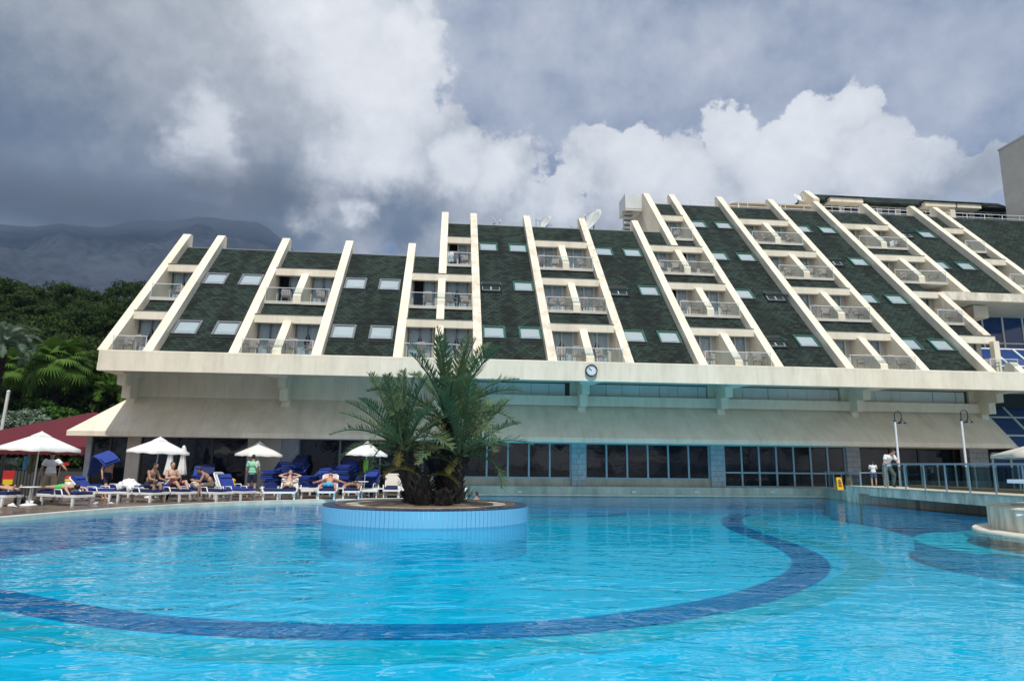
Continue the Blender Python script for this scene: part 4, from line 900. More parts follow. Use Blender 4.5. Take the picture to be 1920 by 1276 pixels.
# ================================================================== parasols
def parasol(x, y, r, zt, ze, label, rz=0., lean=0., base=True, col='canvas', group='open parasols round the pool'):
    o = empty('parasol', (0, 0, 0), 0, label, 'parasol', group)
    mb = MB().use(col); n = 8; k = 5; rr = []
    for j in range(n*2):
        a = math.pi*j/n+rz; f = 1. if j % 2 == 0 else .94; rr.append((math.cos(a)*f, math.sin(a)*f))
    # square canopy: 4 corners
    sq = []
    for j in range(32):
        a = 2*math.pi*j/32; c_, s_ = math.cos(a), math.sin(a); q = 1/max(abs(c_), abs(s_)); v = Vector((c_*q, s_*q, 0))*.80
        v = Matrix.Rotation(rz+R(45), 3, 'Z') @ v; sq.append(v)
    vs = [(0, 0, zt)]; fs = []
    for i in range(1, k+1):
        t = i/k
        for j, v in enumerate(sq):
            ed = abs(((j % 8)-4)/4.) ; sag = -.05*(1-ed)*t*t*1.3
            vs.append((v.x*r*t, v.y*r*t, zt-(zt-ze-.10)*t-.006*math.sin(math.pi*t)))
    for j in range(32): fs.append((0, 1+j, 1+(j+1) % 32))
    for i in range(k-1):
        for j in range(32): fs.append((1+i*32+j, 1+(i+1)*32+j, 1+(i+1)*32+(j+1) % 32, 1+i*32+(j+1) % 32))
    b0 = 1+(k-1)*32; off = len(vs)
    for j, v in enumerate(sq): vs.append((v.x*r*1.005, v.y*r*1.005, ze+.015*math.sin(j*1.5)))
    for j in range(32): fs.append((b0+j, off+j, off+(j+1) % 32, b0+(j+1) % 32))
    mb.add(vs, fs, True); cn = mb.build('canopy', None, o)
    mb = MB().use(col); v4 = [(Matrix.Rotation(rz+R(45), 3, 'Z') @ Vector((a, b, 0)))*r*.20 for a, b in ((1, 1), (-1, 1), (-1, -1), (1, -1))]
    mb.add([(0, 0, zt+.045)]+[(v.x, v.y, zt-.25*(zt-ze-.10)+.012) for v in v4], [(0, 1, 2), (0, 2, 3), (0, 3, 4), (0, 4, 1)]); mb.build('vent', None, o)
    MB().tube([(0, 0, .02), (0, 0, zt+.06)], .022, 8).build('pole', 'pole_white', o)
    for j in range(0, 32, 4):
        v = sq[j]; MB().tube([(0, 0, zt-.12), (v.x*r*.97, v.y*r*.97, ze+.10)], .008, 4).build('rib', 'pole_white', o)
    if base: MB().lathe([(.001, .12), (.14, .11), (.27, .07), (.28, .0), (.001, 0)], 20).build('base', 'white_plastic', o)
    place(o, x, y, .1 if base else .55); o.rotation_euler = (0, R(lean), 0); return o
p1 = gp(57, 944); parasol(p1.x, p1.y, 1.10, 2.42, 1.78, 'white open parasol at the left edge beside the man in white polo', .35, 1.5)
p2 = gp(284, 934); parasol(p2.x, p2.y, 1.03, 2.42, 1.78, 'white open parasol above the man beside the white towel', .2, 2.5)
p3 = gp(478, 925); parasol(p3.x, p3.y, 1.0, 2.42, 1.75, 'white open parasol behind the man in a mint t-shirt', -.05, 1)
p4 = gp(681, 931); parasol(p4.x, p4.y, .82, 2.42, 1.80, 'white open parasol with a lime towel on its pole left of the palm', .1, 2)
def closed_parasol(x, y, label, h=2.1):
    o = empty('parasol', (0, 0, 0), 0, label, 'parasol', 'folded parasols by the glass doors'); n = 28; pr = [(.02, h+.12), (.05, h+.09), (.09, h-.02), (.14, h-.22), (.15, h-.24), (.10, h-.25), (.12, h-.6), (.17, h-.95), (.215, h-1.22), (.20, h-1.25), (.05, h-1.15)]
    vs = []
    for r_, z_ in pr:
        for j in range(n): a = 2*math.pi*j/n; q = r_*(1+.13*math.sin(7*a)); vs.append((q*math.cos(a), q*math.sin(a), z_+(.02*math.sin(7*a) if z_ < h-1.1 else 0)))
    mb = MB(); mb.add(vs, [(i*n+j, i*n+(j+1) % n, (i+1)*n+(j+1) % n, (i+1)*n+j) for i in range(len(pr)-1) for j in range(n)], True); mb.build('folded_canopy', 'canvas', o)
    MB().tube([(0, 0, 0), (0, 0, h+.1)], .024).build('pole', 'pole_white', o); MB().lathe([(.001, .1), (.2, .08), (.25, 0)], 18).build('base', 'white_plastic', o); place(o, x, y, .1)
q = yp(315, 900, .9); closed_parasol(q.x, q.y, 'folded white parasol partly behind the open one'); q = yp(339, 900, 1.7); closed_parasol(q.x, q.y, 'folded greyish parasol before the dark glass doors')
def side_table(x, y, label, z=.1, col='white_plastic', r=.30, h=.62):
    o = empty('side_table', (0, 0, 0), 0, label, 'table', 'small round side tables'); MB().lathe([(.001, h), (r, h), (r+.01, h-.012), (r, h-.03), (.001, h-.035)], 28).build('table_top', col, o)
    MB().lathe([(.03, 0), (.028, h-.03)], 10).build('stem', col, o); MB().lathe([(.001, .09), (.10, .085), (.24, .05), (.25, 0), (.001, 0)], 24).build('base', col, o); place(o, x, y, z); return o
q = gp(50, 948); side_table(q.x+.05, q.y, 'round white table under the parasol at the left edge'); q = gp(677, 932); side_table(q.x, q.y-.1, 'round white table under the parasol with the lime towel', h=.70)
# right edge: planter wall, table, parasol
pcx, pcy = 17.9, -15.9
MB_ = MB().lathe([(3.45, -.13), (3.45, .60), (3.30, .64), (2.9, .64), (2.88, .58), (.001, .58)], 96, (pcx, pcy), False); pl = MB_.build('curved_planter', 'moss'); tag(pl, 'curved concrete platform with streaked wall rising from the pool at the right edge', 'platform')
pr_ = MB().lathe([(3.46, .03), (4.15, .03), (4.18, -.02), (4.18, -.12)], 96, (pcx+.05, pcy-.45), False).build('coping_ring', 'coping'); pr_['kind'] = 'structure'
MB_ = MB().lathe([(2.2, .585), (2.2, .70), (1.95, .70), (1.95, .585)], 64, (pcx, pcy), False); c_ = MB_.build('kerb_ring', 'concrete_pale'); c_['kind'] = 'structure'
q = yp(2035, 900, -15.4); parasol(q.x, q.y, 2.15, 2.08, 1.36, 'beige parasol cut off by the right edge of the picture', .25, 0, False, 'canvas_beige')
bt = empty('bar_table', (0, 0, 0), 0, 'white plastic pedestal table beneath the beige parasol at the right edge', 'table')
MB().prismz([(-.35, -.35), (.35, -.35), (.35, .35), (-.35, .35)], .72, .80).build('table_top', 'white_plastic', bt); MB().lathe([(.13, 0), (.11, .35), (.12, .72)], 16).build('stem', 'white_plastic', bt)
for k in range(4): a = R(45+90*k); MB().obox((.2*math.cos(a), .2*math.sin(a), .05), (.2*math.cos(a), .2*math.sin(a), -.03), (-.05*math.sin(a), .05*math.cos(a), 0), (0, 0, .02)).build('foot', 'white_plastic', bt)
q = gp(1946, 968, .58); place(bt, q.x, q.y, .58, .3)
q = Vector((pcx, pcy)); struct('pool_steps', MB().lathe([(3.5, -.38), (5.3, -.38), (5.3, FZ)], 96, q, False), 'pool_step')
# ================================================================== lamps
def lamp(px, py, label):
    g_ = gp(px, py, .78); o = empty('street_lamp', (0, 0, 0), 0, label, 'lamp post', 'lamp posts on the footbridge'); H = 3.0
    MB().tube([(0, 0, 0), (0, 0, H)], [.055, .045], 12).build('pole', 'pole_white', o)
    arc = [(0, 0, H-.1), (0, 0, H+.28)]+[(.17-.17*math.cos(R(t)), 0, H+.28+.17*math.sin(R(t))) for t in range(15, 181, 15)]+[(.34, 0, H+.12)]
    MB().tube(arc, .022, 8).build('arm', 'black_metal', o); MB().ball((0, 0, H), .06).build('collar', 'black_metal', o)
    MB().lathe([(.03, H+.14), (.05, H+.06), (.08, H+.0), (.21, H-.09), (.215, H-.11), (.08, H-.05), (.001, H-.04)], 20, (.34, 0)).build('shade', 'black_metal', o); MB().ball((.34, 0, H-.12), .06).build('bulb', 'frame_white', o)
    place(o, g_.x, g_.y, .78); return o
lamp(1689, 911.5, 'white lamp post with curled black arm at the left end of the footbridge'); lamp(1816, 914, 'white lamp post with curled black arm midway along the footbridge railing')
sg = empty('wet_floor_sign', (0, 0, 0), 0, 'yellow folding wet floor sign by the glass railing', 'floor sign')
for s in (-1, 1): MB().add([(-.16, s*.17, 0), (.16, s*.17, 0), (.12, s*.02, .62), (-.12, s*.02, .62), (-.16, s*.19, 0), (.16, s*.19, 0), (.12, s*.035, .62), (-.12, s*.035, .62)], [(0, 1, 2, 3), (4, 7, 6, 5), (0, 4, 5, 1), (1, 5, 6, 2), (2, 6, 7, 3), (3, 7, 4, 0)]).build('panel', 'sign_yellow', sg)
mb = MB()
for z, w_ in ((.48, .05), (.40, .08), (.33, .07), (.26, .08), (.18, .09)): yy = -.185+z*.24; mb.obox((0, yy-.008, z), (w_, 0, 0), (0, .003, 0), (0, .005, .022))
mb.build('print', 'cloth_black', sg)
q = gp(1578, 918, .5); place(sg, q.x, q.y+.2, .5, -.15)
# depth marks on the ledge
for i, px in enumerate((975, 1189, 1307, 1449)):
    p = yp(px, 921.5, 3.59); o = MB().box(p.x-.10, p.x+.10, 3.585, 3.599, p.z-.045, p.z+.045).build('depth_mark', 'frame_white'); tag(o, ['white depth marker on the ledge nearest the palm', 'white depth marker on the ledge under the clock side pillar', 'white depth marker on the ledge beneath the middle glass bay', 'white depth marker on the ledge before the low glass bay'][i], 'marker', 'depth markers on the pool ledge')
    MB().tube([(p.x-.06, 3.575, p.z-.01), (p.x-.02, 3.575, p.z+.02), (p.x+.02, 3.575, p.z), (p.x+.06, 3.575, p.z+.015)], .008, 4).build('swimmer_mark', 'fabric_blue', o)
# ================================================================== loungers and mattresses
def prof(ang, x0=-.30, L_=.72, x1=.93, z=.36):   # centre line of the lying surface from head to foot
    return [(x0-L_*math.cos(ang), z+L_*math.sin(ang)), (x0-L_*.5*math.cos(ang), z+L_*.5*math.sin(ang)), (x0-.03, z+.01*(ang > 0)), (x0+.12, z), ((x0+x1)/2, z), (x1, z)]
def slab_mesh(pts, w, t, rounded=.0):
    mb = MB(); n = len(pts); V = [Vector((a, 0, b)) for a, b in pts]; up_ = []
    for i in range(n):
        d = (V[min(i+1, n-1)]-V[max(i-1, 0)]).normalized(); up_.append(Vector((-d.z, 0, d.x)))
    vs = []
    for p_, u in zip(V, up_):
        for y, k in ((-w/2, 0), (-w/2, 1), (w/2, 1), (w/2, 0)): q = p_+u*t*k; vs.append((q.x, y, q.z))
    fs = [(i*4+k, i*4+(k+1) % 4, (i+1)*4+(k+1) % 4, (i+1)*4+k) for i in range(n-1) for k in range(4)]+[(0, 3, 2, 1), (4*n-4, 4*n-3, 4*n-2, 4*n-1)]
    return mb.add(vs, fs)
LG = {}
def lounger(px, py, hd, back, label, back_col='white_plastic', seat='white_plastic', loc=None):
    ang = R(back); k = (back, back_col)
    if k not in LG:
        L_ = []
        fr_ = MB().use('white_plastic')
        for s in (-1, 1):
            fr_.obox((.0, s*.325, .31), (.95, 0, 0), (0, .028, 0), (0, 0, .035)); fr_.tube([(-.02, s*.36, .32), (-.05, s*.37, .52), (.28, s*.37, .52), (.36, s*.36, .33)], .022, 6)
        fr_.obox((.93, 0, .31), (.03, 0, 0), (0, .30, 0), (0, 0, .035)).obox((-.93, 0, .30), (.03, 0, 0), (0, .30, 0), (0, 0, .03))
        L_.append(('frame', fr_.mesh('lounger_frame'), None))
        lg = MB().use('white_plastic').add([(-.04, -.03, 0), (.03, -.03, 0), (.03, .03, 0), (-.04, .03, 0), (-.05, -.035, .30), (.06, -.035, .30), (.06, .035, .30), (-.05, .035, .30)], [(0, 3, 2, 1), (4, 5, 6, 7), (0, 1, 5, 4), (1, 2, 6, 5), (2, 3, 7, 6), (3, 0, 4, 7)]).mesh('lounger_leg')
        L_ += [('leg', lg, (x, y, 0)) for x in (-.72, .82) for y in (-.31, .31)]
        P_ = prof(ang, z=.335); L_.append(('seat', slab_mesh(P_[3:], .60, .02).use('white_plastic').mesh('s') if False else None, None))
        L_.pop(); sm_ = slab_mesh(P_[3:], .60, .018); sm_.mats = ['white_plastic']; sm_.mi = [0]*len(sm_.f); L_.append(('seat', sm_.mesh('lounger_seat'), None))
        bm2 = slab_mesh(P_[:3], .60, .02); bm2.mats = [back_col]; bm2.mi = [0]*len(bm2.f)
        bm2.use('white_plastic'); h, q = Vector((P_[0][0], 0, P_[0][1])), Vector((P_[2][0], 0, P_[2][1]))
        for s in (-1, 1): bm2.tube([q+Vector((0, s*.31, .0)), h+Vector((0, s*.31, 0)), h+(h-q).normalized()*.04+Vector((0, s*.24, 0))], .028, 6)
        bm2.tube([h+(h-q).normalized()*.04+Vector((0, -.24, 0)), h+(h-q).normalized()*.04+Vector((0, .24, 0))], .03, 6)
        L_.append(('backrest', bm2.mesh('lounger_back'), None)); LG[k] = L_
    o = empty('sun_lounger', (0, 0, 0), 0, label, 'sun lounger', 'white sun loungers along the pool edge')
    for n_, me, l_ in LG[k]: link(n_, me, o, l_)
    g_ = gp(px, py) if loc is None else loc; place(o, g_[0], g_[1], .1, R(hd)); return o
MT = {}
def mattress(x, y, z, hd, back, label, col='fabric_navy', group='blue lounger mattresses', flat=False, short=False):
    k = (back, col, short)
    if k not in MT:
        P_ = prof(R(back), z=.02 if flat else .375)
        if short: P_ = P_[2:]
        mb = slab_mesh(P_, .60, .075); mb.mats = [col]; mb.mi = [0]*len(mb.f); 
        h = Vector((P_[0][0], 0, P_[0][1])); d = (Vector((P_[1][0], 0, P_[1][1]))-h).normalized(); u = Vector((-d.z, 0, d.x))
        mb.obox(h+d*.13+u*.095, d*.10, (0, .27, 0), u*.025); me = mb.mesh('mattress')
        bm = bmesh.new(); bm.from_mesh(me); bmesh.ops.bevel(bm, geom=[e for e in bm.edges if e.calc_face_angle(0) > .9], offset=.018, segments=2, affect='EDGES'); bmesh.ops.recalc_face_normals(bm, faces=bm.faces); bm.to_mesh(me); bm.free(); MT[k] = me
    o = link('mattress', MT[k], None, (x, y, z)); o.rotation_euler = (0, 0, R(hd)); return tag(o, label, 'mattress', group)
# ------------------------------------------------------------------ people
def remesh(mb, name, voxel=.011, it=4):
    me = bpy.data.meshes.new(name); me.from_pydata(mb.v, [], mb.f); o = bpy.data.objects.new(name, me); C.objects.link(o)
    md = o.modifiers.new('r', 'REMESH'); md.mode = 'VOXEL'; md.voxel_size = voxel; md.use_smooth_shade = True
    m2 = o.modifiers.new('s', 'SMOOTH'); m2.factor = .5; m2.iterations = it
    dg = bpy.context.evaluated_depsgraph_get(); dg.update(); r = bpy.data.meshes.new_from_object(o.evaluated_get(dg)); bpy.data.objects.remove(o); bpy.data.meshes.remove(me); r.name = name; r.materials.clear(); return r
def nrm(v): return Vector(v).normalized()
def rotM(up_, right): z = nrm(up_); x = Vector(right); x = (x-z*x.dot(z)).normalized(); y = z.cross(x); return Matrix((x, y, z)).transposed()
def person(label, pos, rz, hip, torso, right, head, arms, legs, skin='skin', wear=(), hair='hair', scale=1., headup=None, z=.1, bend=None, female=False, cap=None, child=False, low=None):
    """hip centre, torso direction, right-hand direction, face direction; arms/legs: (upper, lower, end) directions for right then left"""
    hip = Vector(hip); tu = nrm(torso); rg = nrm(right); b2 = nrm(bend) if bend else tu; fc = nrm(head)
    waist = hip+tu*.20; chest = waist+b2*.20; shc = waist+b2*.31; neck = shc+(b2*.10 if headup is None else nrm(headup)*.10)
    hu = nrm(headup) if headup else b2; hc = shc+hu*.225+fc*.025
    M1 = rotM(tu, rg); M2 = rotM(b2, rg); hw = .095; sw = .165 if female else .185
    body = MB(); ft = 1.0 if not female else .88
    body.ball(hip+tu*.02, .165, .115, .13, M1); body.ball(waist, .14*ft, .105, .15, M1); body.ball(chest, .165*ft, .115, .165, M2); body.ball(shc-b2*.04, .175*ft, .09, .09, M2)
    body.tube([shc-b2*.03, neck, hc-hu*.05], [.065, .052, .05], 10)
    Mh = rotM(hu, fc.cross(hu) if abs(fc.dot(hu)) < .95 else rg); body.ball(hc, .075, .093, .112, Mh); body.ball(hc+fc*.02-hu*.055, .055, .07, .055, Mh)
    fo = (fc-hu*fc.dot(hu)).normalized() if abs(fc.dot(hu)) < .99 else M2 @ Vector((0, 1, 0)); sd_ = hu.cross(fo)
    body.ball(hc+fo*.098-hu*.015, .013, .018, .024, Mh, 8, 6); body.ball(hc+fo*.085-hu*.062, .026, .012, .010, Mh, 8, 6)
    for s in (-1, 1): body.ball(hc+sd_*s*.078-hu*.005, .012, .02, .032, Mh, 8, 6)
    J = []
    for s, (ua, fa, hd_) in zip((1, -1), arms):
        sh = shc+rg*s*sw-b2*.01; ua, fa, hd_ = nrm(ua), nrm(fa), nrm(hd_); el = sh+ua*.285; wr = el+fa*.245; J.append((sh, el, wr))
        body.ball(sh, .062); body.tube([sh, sh.lerp(el, .5), el], [.055*ft, .050*ft, .040*ft], 10); body.ball(el, .040*ft); body.tube([el, el.lerp(wr, .35), wr], [.041*ft, .043*ft, .028*ft], 10)
        pm = wr+hd_*.05; sdv = hd_.cross(rg) if abs(hd_.dot(rg)) < .9 else hd_.cross(tu); sdv.normalize(); nv = sdv.cross(hd_).normalized(); body.tube([wr-fa*.01, wr+hd_*.02], [.029, .030], 8); body.ball(pm, .016, .042, .05, rotM(hd_, nv))
        for k in range(4):
            r0 = wr+hd_*.085+sdv*(.032-.021*k); ln = (.070, .078, .072, .056)[k]; kn = r0+hd_*ln*.5; tp = kn+(hd_*.85+nv*.4*s).normalized()*ln*.5; body.tube([r0-hd_*.02, kn, tp], [.0105, .010, .008], 6)
        t0 = wr+hd_*.035+sdv*.035; body.tube([t0, t0+(hd_*.5+sdv*.8).normalized()*.035, t0+(hd_*.8+sdv*.6).normalized()*.062], [.013, .012, .009], 6)
    K = []
    for s, (th, sn, fd) in zip((1, -1), legs):
        hj = hip+rg*s*hw-tu*.03; th, sn, fd = nrm(th), nrm(sn), nrm(fd); kn = hj+th*.43; an = kn+sn*.41; K.append((hj, kn, an))
        body.ball(hj, .09*ft); body.tube([hj, hj.lerp(kn, .5), kn], [.088, .075, .054], 12); body.ball(kn, .055); body.tube([kn, kn.lerp(an, .3), an], [.052, .056, .036], 12)
        body.ball(an, .040); body.tube([an-fd*.04-sn*-.0+sn*.035, an+fd*.10+sn*.045, an+fd*.17+sn*.05], [.036, .034, .022], 8)
    o = empty('person', (0, 0, 0), 0, label, 'person')
    me = remesh(body, 'body'); me.materials.append(P(skin)); link('body', me, o)
    if hair:
        hb = MB(); hb.ball(hc+hu*.022-fo*.022, .084, .094, .108, Mh); 
        if female: hb.ball(hc-fo*.06-hu*.05, .07, .06, .12, Mh); 
        hm = remesh(hb, 'hair', .012, 2)
        # keep the hair off the face
        bm = bmesh.new(); bm.from_mesh(hm); dl = [v for v in bm.verts if (v.co-hc).dot(fo) > .045 and (v.co-hc).dot(hu) < .055 or (v.co-hc).dot(hu) < -.06 and not female]; bmesh.ops.delete(bm, geom=dl, context='VERTS'); bm.to_mesh(hm); bm.free()
        hm.materials.append(P(hair)); link('hair', hm, o)
    if cap:
        cb = MB(); cb.ball(hc+hu*.04, .088, .104, .085, Mh); cb.obox(hc+fo*.12+hu*.045, fo*.05, sd_*.06, hu*.008); cm = remesh(cb, 'cap', .012, 2); cm.materials.append(P(cap)); link('cap', cm, o)
    for s in (-1, 1):
        e = MB().use('cloth_black').ball(hc+fo*.088+sd_*s*.030+hu*.012, .009, u=8, vv=6).mesh('eye'); link('eye', e, o)
    for (kind, m_) in wear:
        g = MB(); q = .016
        if kind in ('shorts', 'briefs', 'trousers'):
            fr2 = {'shorts': .72, 'briefs': .06, 'trousers': 1.}[kind]; g.ball(hip+tu*.03, .165+q, .115+q, .12+q*.5, M1)
            for hj, kn, an in K:
                if kind != 'briefs' or True:
                    e = hj.lerp(kn, fr2); g.ball(hj, .09*ft+q); g.tube([hj, hj.lerp(e, .5), e], [.088+q, .080+q*1.3, (.058+q*1.8 if fr2 > .5 else .085+q*.5)], 12)
                    if kind == 'trousers': g.ball(kn, .065); g.tube([kn, kn.lerp(an, .5), kn.lerp(an, .93)], [.066, .070, .062], 12)
        elif kind in ('shirt', 'vest'):
            g.ball(hip+tu*.10, .168+q, .12+q, .11, M1); g.ball(waist, .145+q, .11+q, .15, M1); g.ball(chest, .165+q, .115+q, .165, M2); g.ball(shc-b2*.04, .175+q, .09+q, .085, M2); g.ball(hip+tu*.02, .165+q, .118+q, .06, M1)
            for sh, el, wr in J: g.ball(sh, .062+q); g.tube([sh, sh.lerp(el, .62)], [.060+q, .060+q], 10)
        elif kind == 'bra':
            for s in (-1, 1): g.ball(chest+rg*s*.075+(M2 @ Vector((0, 1, 0)))*(.07 if fo.dot(M2 @ Vector((0, 1, 0))) > 0 else -.07), .062, .05, .055, M2)
            g.ball(chest, .148, .108, .03, M2)
        gm = remesh(g, kind, .014, 3); gm.materials.append(P(m_)); link({'shorts': 'shorts', 'briefs': 'briefs', 'trousers': 'trousers', 'shirt': 'shirt', 'vest': 'shirt', 'bra': 'bikini_top'}[kind], gm, o)
    if wear and any(k == 'trousers' for k, _ in wear):
        for hj, kn, an in K:
            fd = nrm(legs[0][2]); sn = (an-kn).normalized(); sb = MB(); sb.tube([an-fd*.05+Vector((0, 0, -.035)), an+fd*.08+Vector((0, 0, -.05)), an+fd*.19+Vector((0, 0, -.06))], [.045, .045, .03], 8); s2 = remesh(sb, 'shoe', .014, 2); s2.materials.append(P('cloth_black')); link('shoe', s2, o)
    o.location = (pos[0], pos[1], z); o.rotation_euler = (0, 0, R(rz))
    if scale != 1: o.scale = (scale,)*3
    return o
# local frames: +X forward for standing people, right hand is -Y
D0 = (0, 0, -1)
def V3(*a): return a
# ------------------------------------------------------------------ lounger row, left to right
L0 = gp(-22, 947); lounger(0, 0, -15, 0, 'white sun lounger cut by the left edge of the picture', loc=L0); mattress(L0.x, L0.y, .1, -15, 0, 'navy mattress on the lounger cut by the left edge')
person('person lying on the lounger cut off by the left edge of the picture', L0, -15, (.05, 0, .55), (-1, 0, .05), (0, -1, 0), (0, 0, 1), [((.9, -.3, -.1), (1, .1, 0), (1, 0, 0)), ((.9, .3, -.1), (1, -.1, 0), (1, 0, 0))], [((1, -.05, .1), (1, 0, -.15), (.5, 0, 1)), ((1, .05, .1), (1, 0, -.15), (.5, 0, 1))], headup=(-1, 0, .1), wear=(('shorts', 'cloth_navy'),))
La = gp(121, 946); ha = -28; lounger(0, 0, ha, 0, 'white sun lounger carrying the prone person in green swimwear', loc=La); mattress(La.x, La.y, .1, ha, 0, 'navy mattress beneath the prone person in green swimwear')
person('person in green swimwear lying face down with arms hanging over the lounger foot', La, ha, (-.25, 0, .57), (1, 0, .02), (0, 1, 0), (.3, .4, -.6), [((.6, .45, -.1), (.7, -.1, -.7), (.2, 0, -1)), ((.6, -.45, -.1), (.7, .1, -.7), (.2, 0, -1))], [((-1, .08, 0), (-1, .0, -.05), (-1, 0, -.2)), ((-1, -.08, 0), (-1, 0, -.05), (-1, 0, -.2))], headup=(1, 0, .15), wear=(('briefs', 'cloth_green'),))
Lb = gp(176, 938); hb = -10; lounger(0, 0, hb, 42, 'white sun lounger with bright blue raised mattress before the walking man', loc=Lb); mattress(Lb.x, Lb.y, .1, hb, 42, 'bright blue mattress with raised back in front of the man carrying a mattress', 'fabric_blue')
Lc = gp(216, 930); lounger(0, 0, -12, 0, 'white sun lounger with flat blue mattress and small white towel', loc=Lc); mattress(Lc.x, Lc.y, .1, -12, 0, 'flat blue mattress with a small white folded towel on it', 'fabric_blue')
tw1 = MB().obox((0, 0, .02), (.14, 0, 0), (0, .10, 0), (0, 0, .02)).obox((.0, 0, .05), (.12, 0, 0), (0, .09, 0), (0, 0, .012)).build('folded_towel', 'cloth_white'); tag(tw1, 'small folded white towel on a flat blue mattress', 'towel'); tw1.location = (Lc.x+.1, Lc.y, .56)
Ld = gp(262, 940); hd_ = -25; lounger(0, 0, hd_, 0, 'white sun lounger of the seated man beside the heaped white towel', loc=Ld); mattress(Ld.x, Ld.y, .1, hd_, 0, 'navy mattress under the man beside the heaped white towel')
def heap(name, label, cat, pts, mat_, loc, rz=0, vox=.02, group=None):
    g = MB()
    for (c_, r_) in pts: g.ball(c_, *r_)
    me = remesh(g, name, vox, 3)
    rd = random.Random(len(pts)); 
    for v in me.vertices: v.co += Vector((math.sin(v.co.y*38+v.co.z*25), math.cos(v.co.x*41+v.co.z*18), math.sin(v.co.x*33+v.co.y*29)))*.012
    me.materials.append(P(mat_)); o = link(name, me); o.location = loc; o.rotation_euler = (0, 0, R(rz)); return tag(o, label, cat, group)
heap('beach_towel', 'large heaped white towel over the head end of a lounger', 'towel', [((-.15, 0, .1), (.28, .34, .12)), ((-.35, .05, .2), (.2, .3, .15)), ((-.5, -.1, .05), (.16, .22, .2)), ((.02, -.2, .0), (.15, .12, .14))], 'cloth_white', (Ld.x-.28, Ld.y+.1, .58), hd_)
fs_ = (0, -1, 0)
person('shirtless dark-haired man in navy trunks sitting sideways on a lounger leaning forward', Ld, hd_, (.32, .02, .62), (.25, -.05, 1), (0, -1, 0), (1, .05, -.25), [((.45, -.15, -.9), (.9, .0, -.15), (1, 0, -.2)), ((.45, .15, -.9), (.9, -.1, -.15), (1, 0, -.2))], [((.98, -.12, .05), (.05, 0, -1), (1, 0, -.1)), ((.98, .12, .05), (.12, 0, -1), (1, 0, -.1))], skin='skin_tan', wear=(('shorts', 'cloth_navy'),), bend=(.4, 0, 1))
Le = gp(322, 938); he = -32; lounger(0, 0, he, 0, 'white sun lounger of the man in dark red trunks', loc=Le); mattress(Le.x, Le.y, .1, he, 0, 'navy mattress under the man in dark red trunks')
person('shirtless man in dark red trunks sitting back on a lounger with crossed feet, looking down', Le, he, (.05, 0, .60), (-.42, 0, 1), (0, -1, 0), (.9, -.2, -.45), [((.35, -.35, -.85), (.55, .75, .05), (.5, 1, 0)), ((.35, .35, -.85), (.55, -.75, .05), (.5, -1, 0))], [((.95, -.35, .25), (.55, .25, -.8), (.9, 0, .2)), ((.98, .15, .3), (.55, -.1, -.8), (.9, 0, .2))], wear=(('shorts', 'cloth_red'),), headup=(.05, 0, 1), scale=1.04)
Lf = gp(392, 938); hf_ = -35; lounger(0, 0, hf_, 0, 'white sun lounger of the man leaning forward in patterned shorts', loc=Lf); mattress(Lf.x, Lf.y, .1, hf_, 0, 'navy mattress under the man in patterned shorts')
person('shirtless tanned man in olive shorts bending forward over his hands at the lounger side', Lf, 195, (-.05, .0, .60), (.45, 0, .9), (0, -1, 0), (.85, 0, -.5), [((.35, -.2, -.85), (.75, .35, .1), (1, .3, .3)), ((.35, .2, -.85), (.75, -.35, .1), (1, -.3, .3))], [((.95, -.2, .1), (.0, .05, -1), (1, 0, 0)), ((.95, .2, .1), (.1, -.05, -1), (1, 0, 0))], skin='skin_tan', wear=(('shorts', 'cloth_camo'),), bend=(.75, 0, .75), headup=(.7, 0, .7))
heap('beach_towel', 'cream crumpled towel over the lounger beside the man in olive shorts', 'towel', [((0, 0, 0), (.16, .14, .14)), ((-.1, .1, .08), (.12, .1, .1))], 'beige_sling', (Lf.x-.55, Lf.y+.15, .66), 20)
Lg = gp(437, 936); hg = -35; lounger(0, 0, hg, 55, 'white framed sun lounger with raised blue mattress left of the man in a mint t-shirt', loc=Lg); mattress(Lg.x, Lg.y, .1, hg, 55, 'blue mattress on the raised lounger left of the man in a mint t-shirt', 'fabric_blue')
Lh = yp(432, 900, -.7); lounger(0, 0, -20, 62, 'sun lounger with raised beige sling back behind the white framed one', 'beige_sling', loc=Lh); mattress(Lh.x+.2, Lh.y, .1, -20, 0, 'blue folded mattress on the beige backed lounger behind', 'fabric_blue', short=True)
Li = gp(508, 936); hi = -75; lounger(0, 0, hi, 0, 'white sun lounger with a yellow bag at its head', loc=Li); mattress(Li.x, Li.y, .1, hi, 0, 'dark mattress on the lounger with the yellow bag')
heap('beach_bag', 'crumpled yellow beach bag on the head of a white lounger', 'bag', [((0, 0, .05), (.17, .15, .17)), ((.08, .05, .18), (.1, .1, .12)), ((-.05, 0, .24), (.08, .07, .09)), ((.12, -.05, 0), (.12, .1, .12))], 'cloth_yellow', (gp(488, 925).x, Li.y+.45, .62))
Lj = gp(539, 936); hj_ = -82; lounger(0, 0, hj_, 40, 'white sun lounger of the woman with arms behind her head', 'beige_sling', loc=Lj); mattress(Lj.x, Lj.y, .1, hj_, 40, 'navy mattress beneath the woman with raised arms', short=True)
person('woman in a pale bikini reclining with both arms folded behind her head', Lj, hj_, (-.12, 0, .56), (-.80, 0, .62), (0, -1, 0), (.8, 0, .55), [((-.3, -1, .25), (-.2, .95, .35), (-.3, 1, 0)), ((-.3, 1, .25), (-.2, -.95, .35), (-.3, -1, 0))], [((1, -.08, .02), (1, 0, -.04), (.3, 0, 1)), ((1, .08, .02), (1, 0, -.04), (.3, 0, 1))], wear=(('briefs', 'beige_sling'), ('bra', 'cloth_camo')), female=True, hair='hair', headup=(-.6, 0, .8))
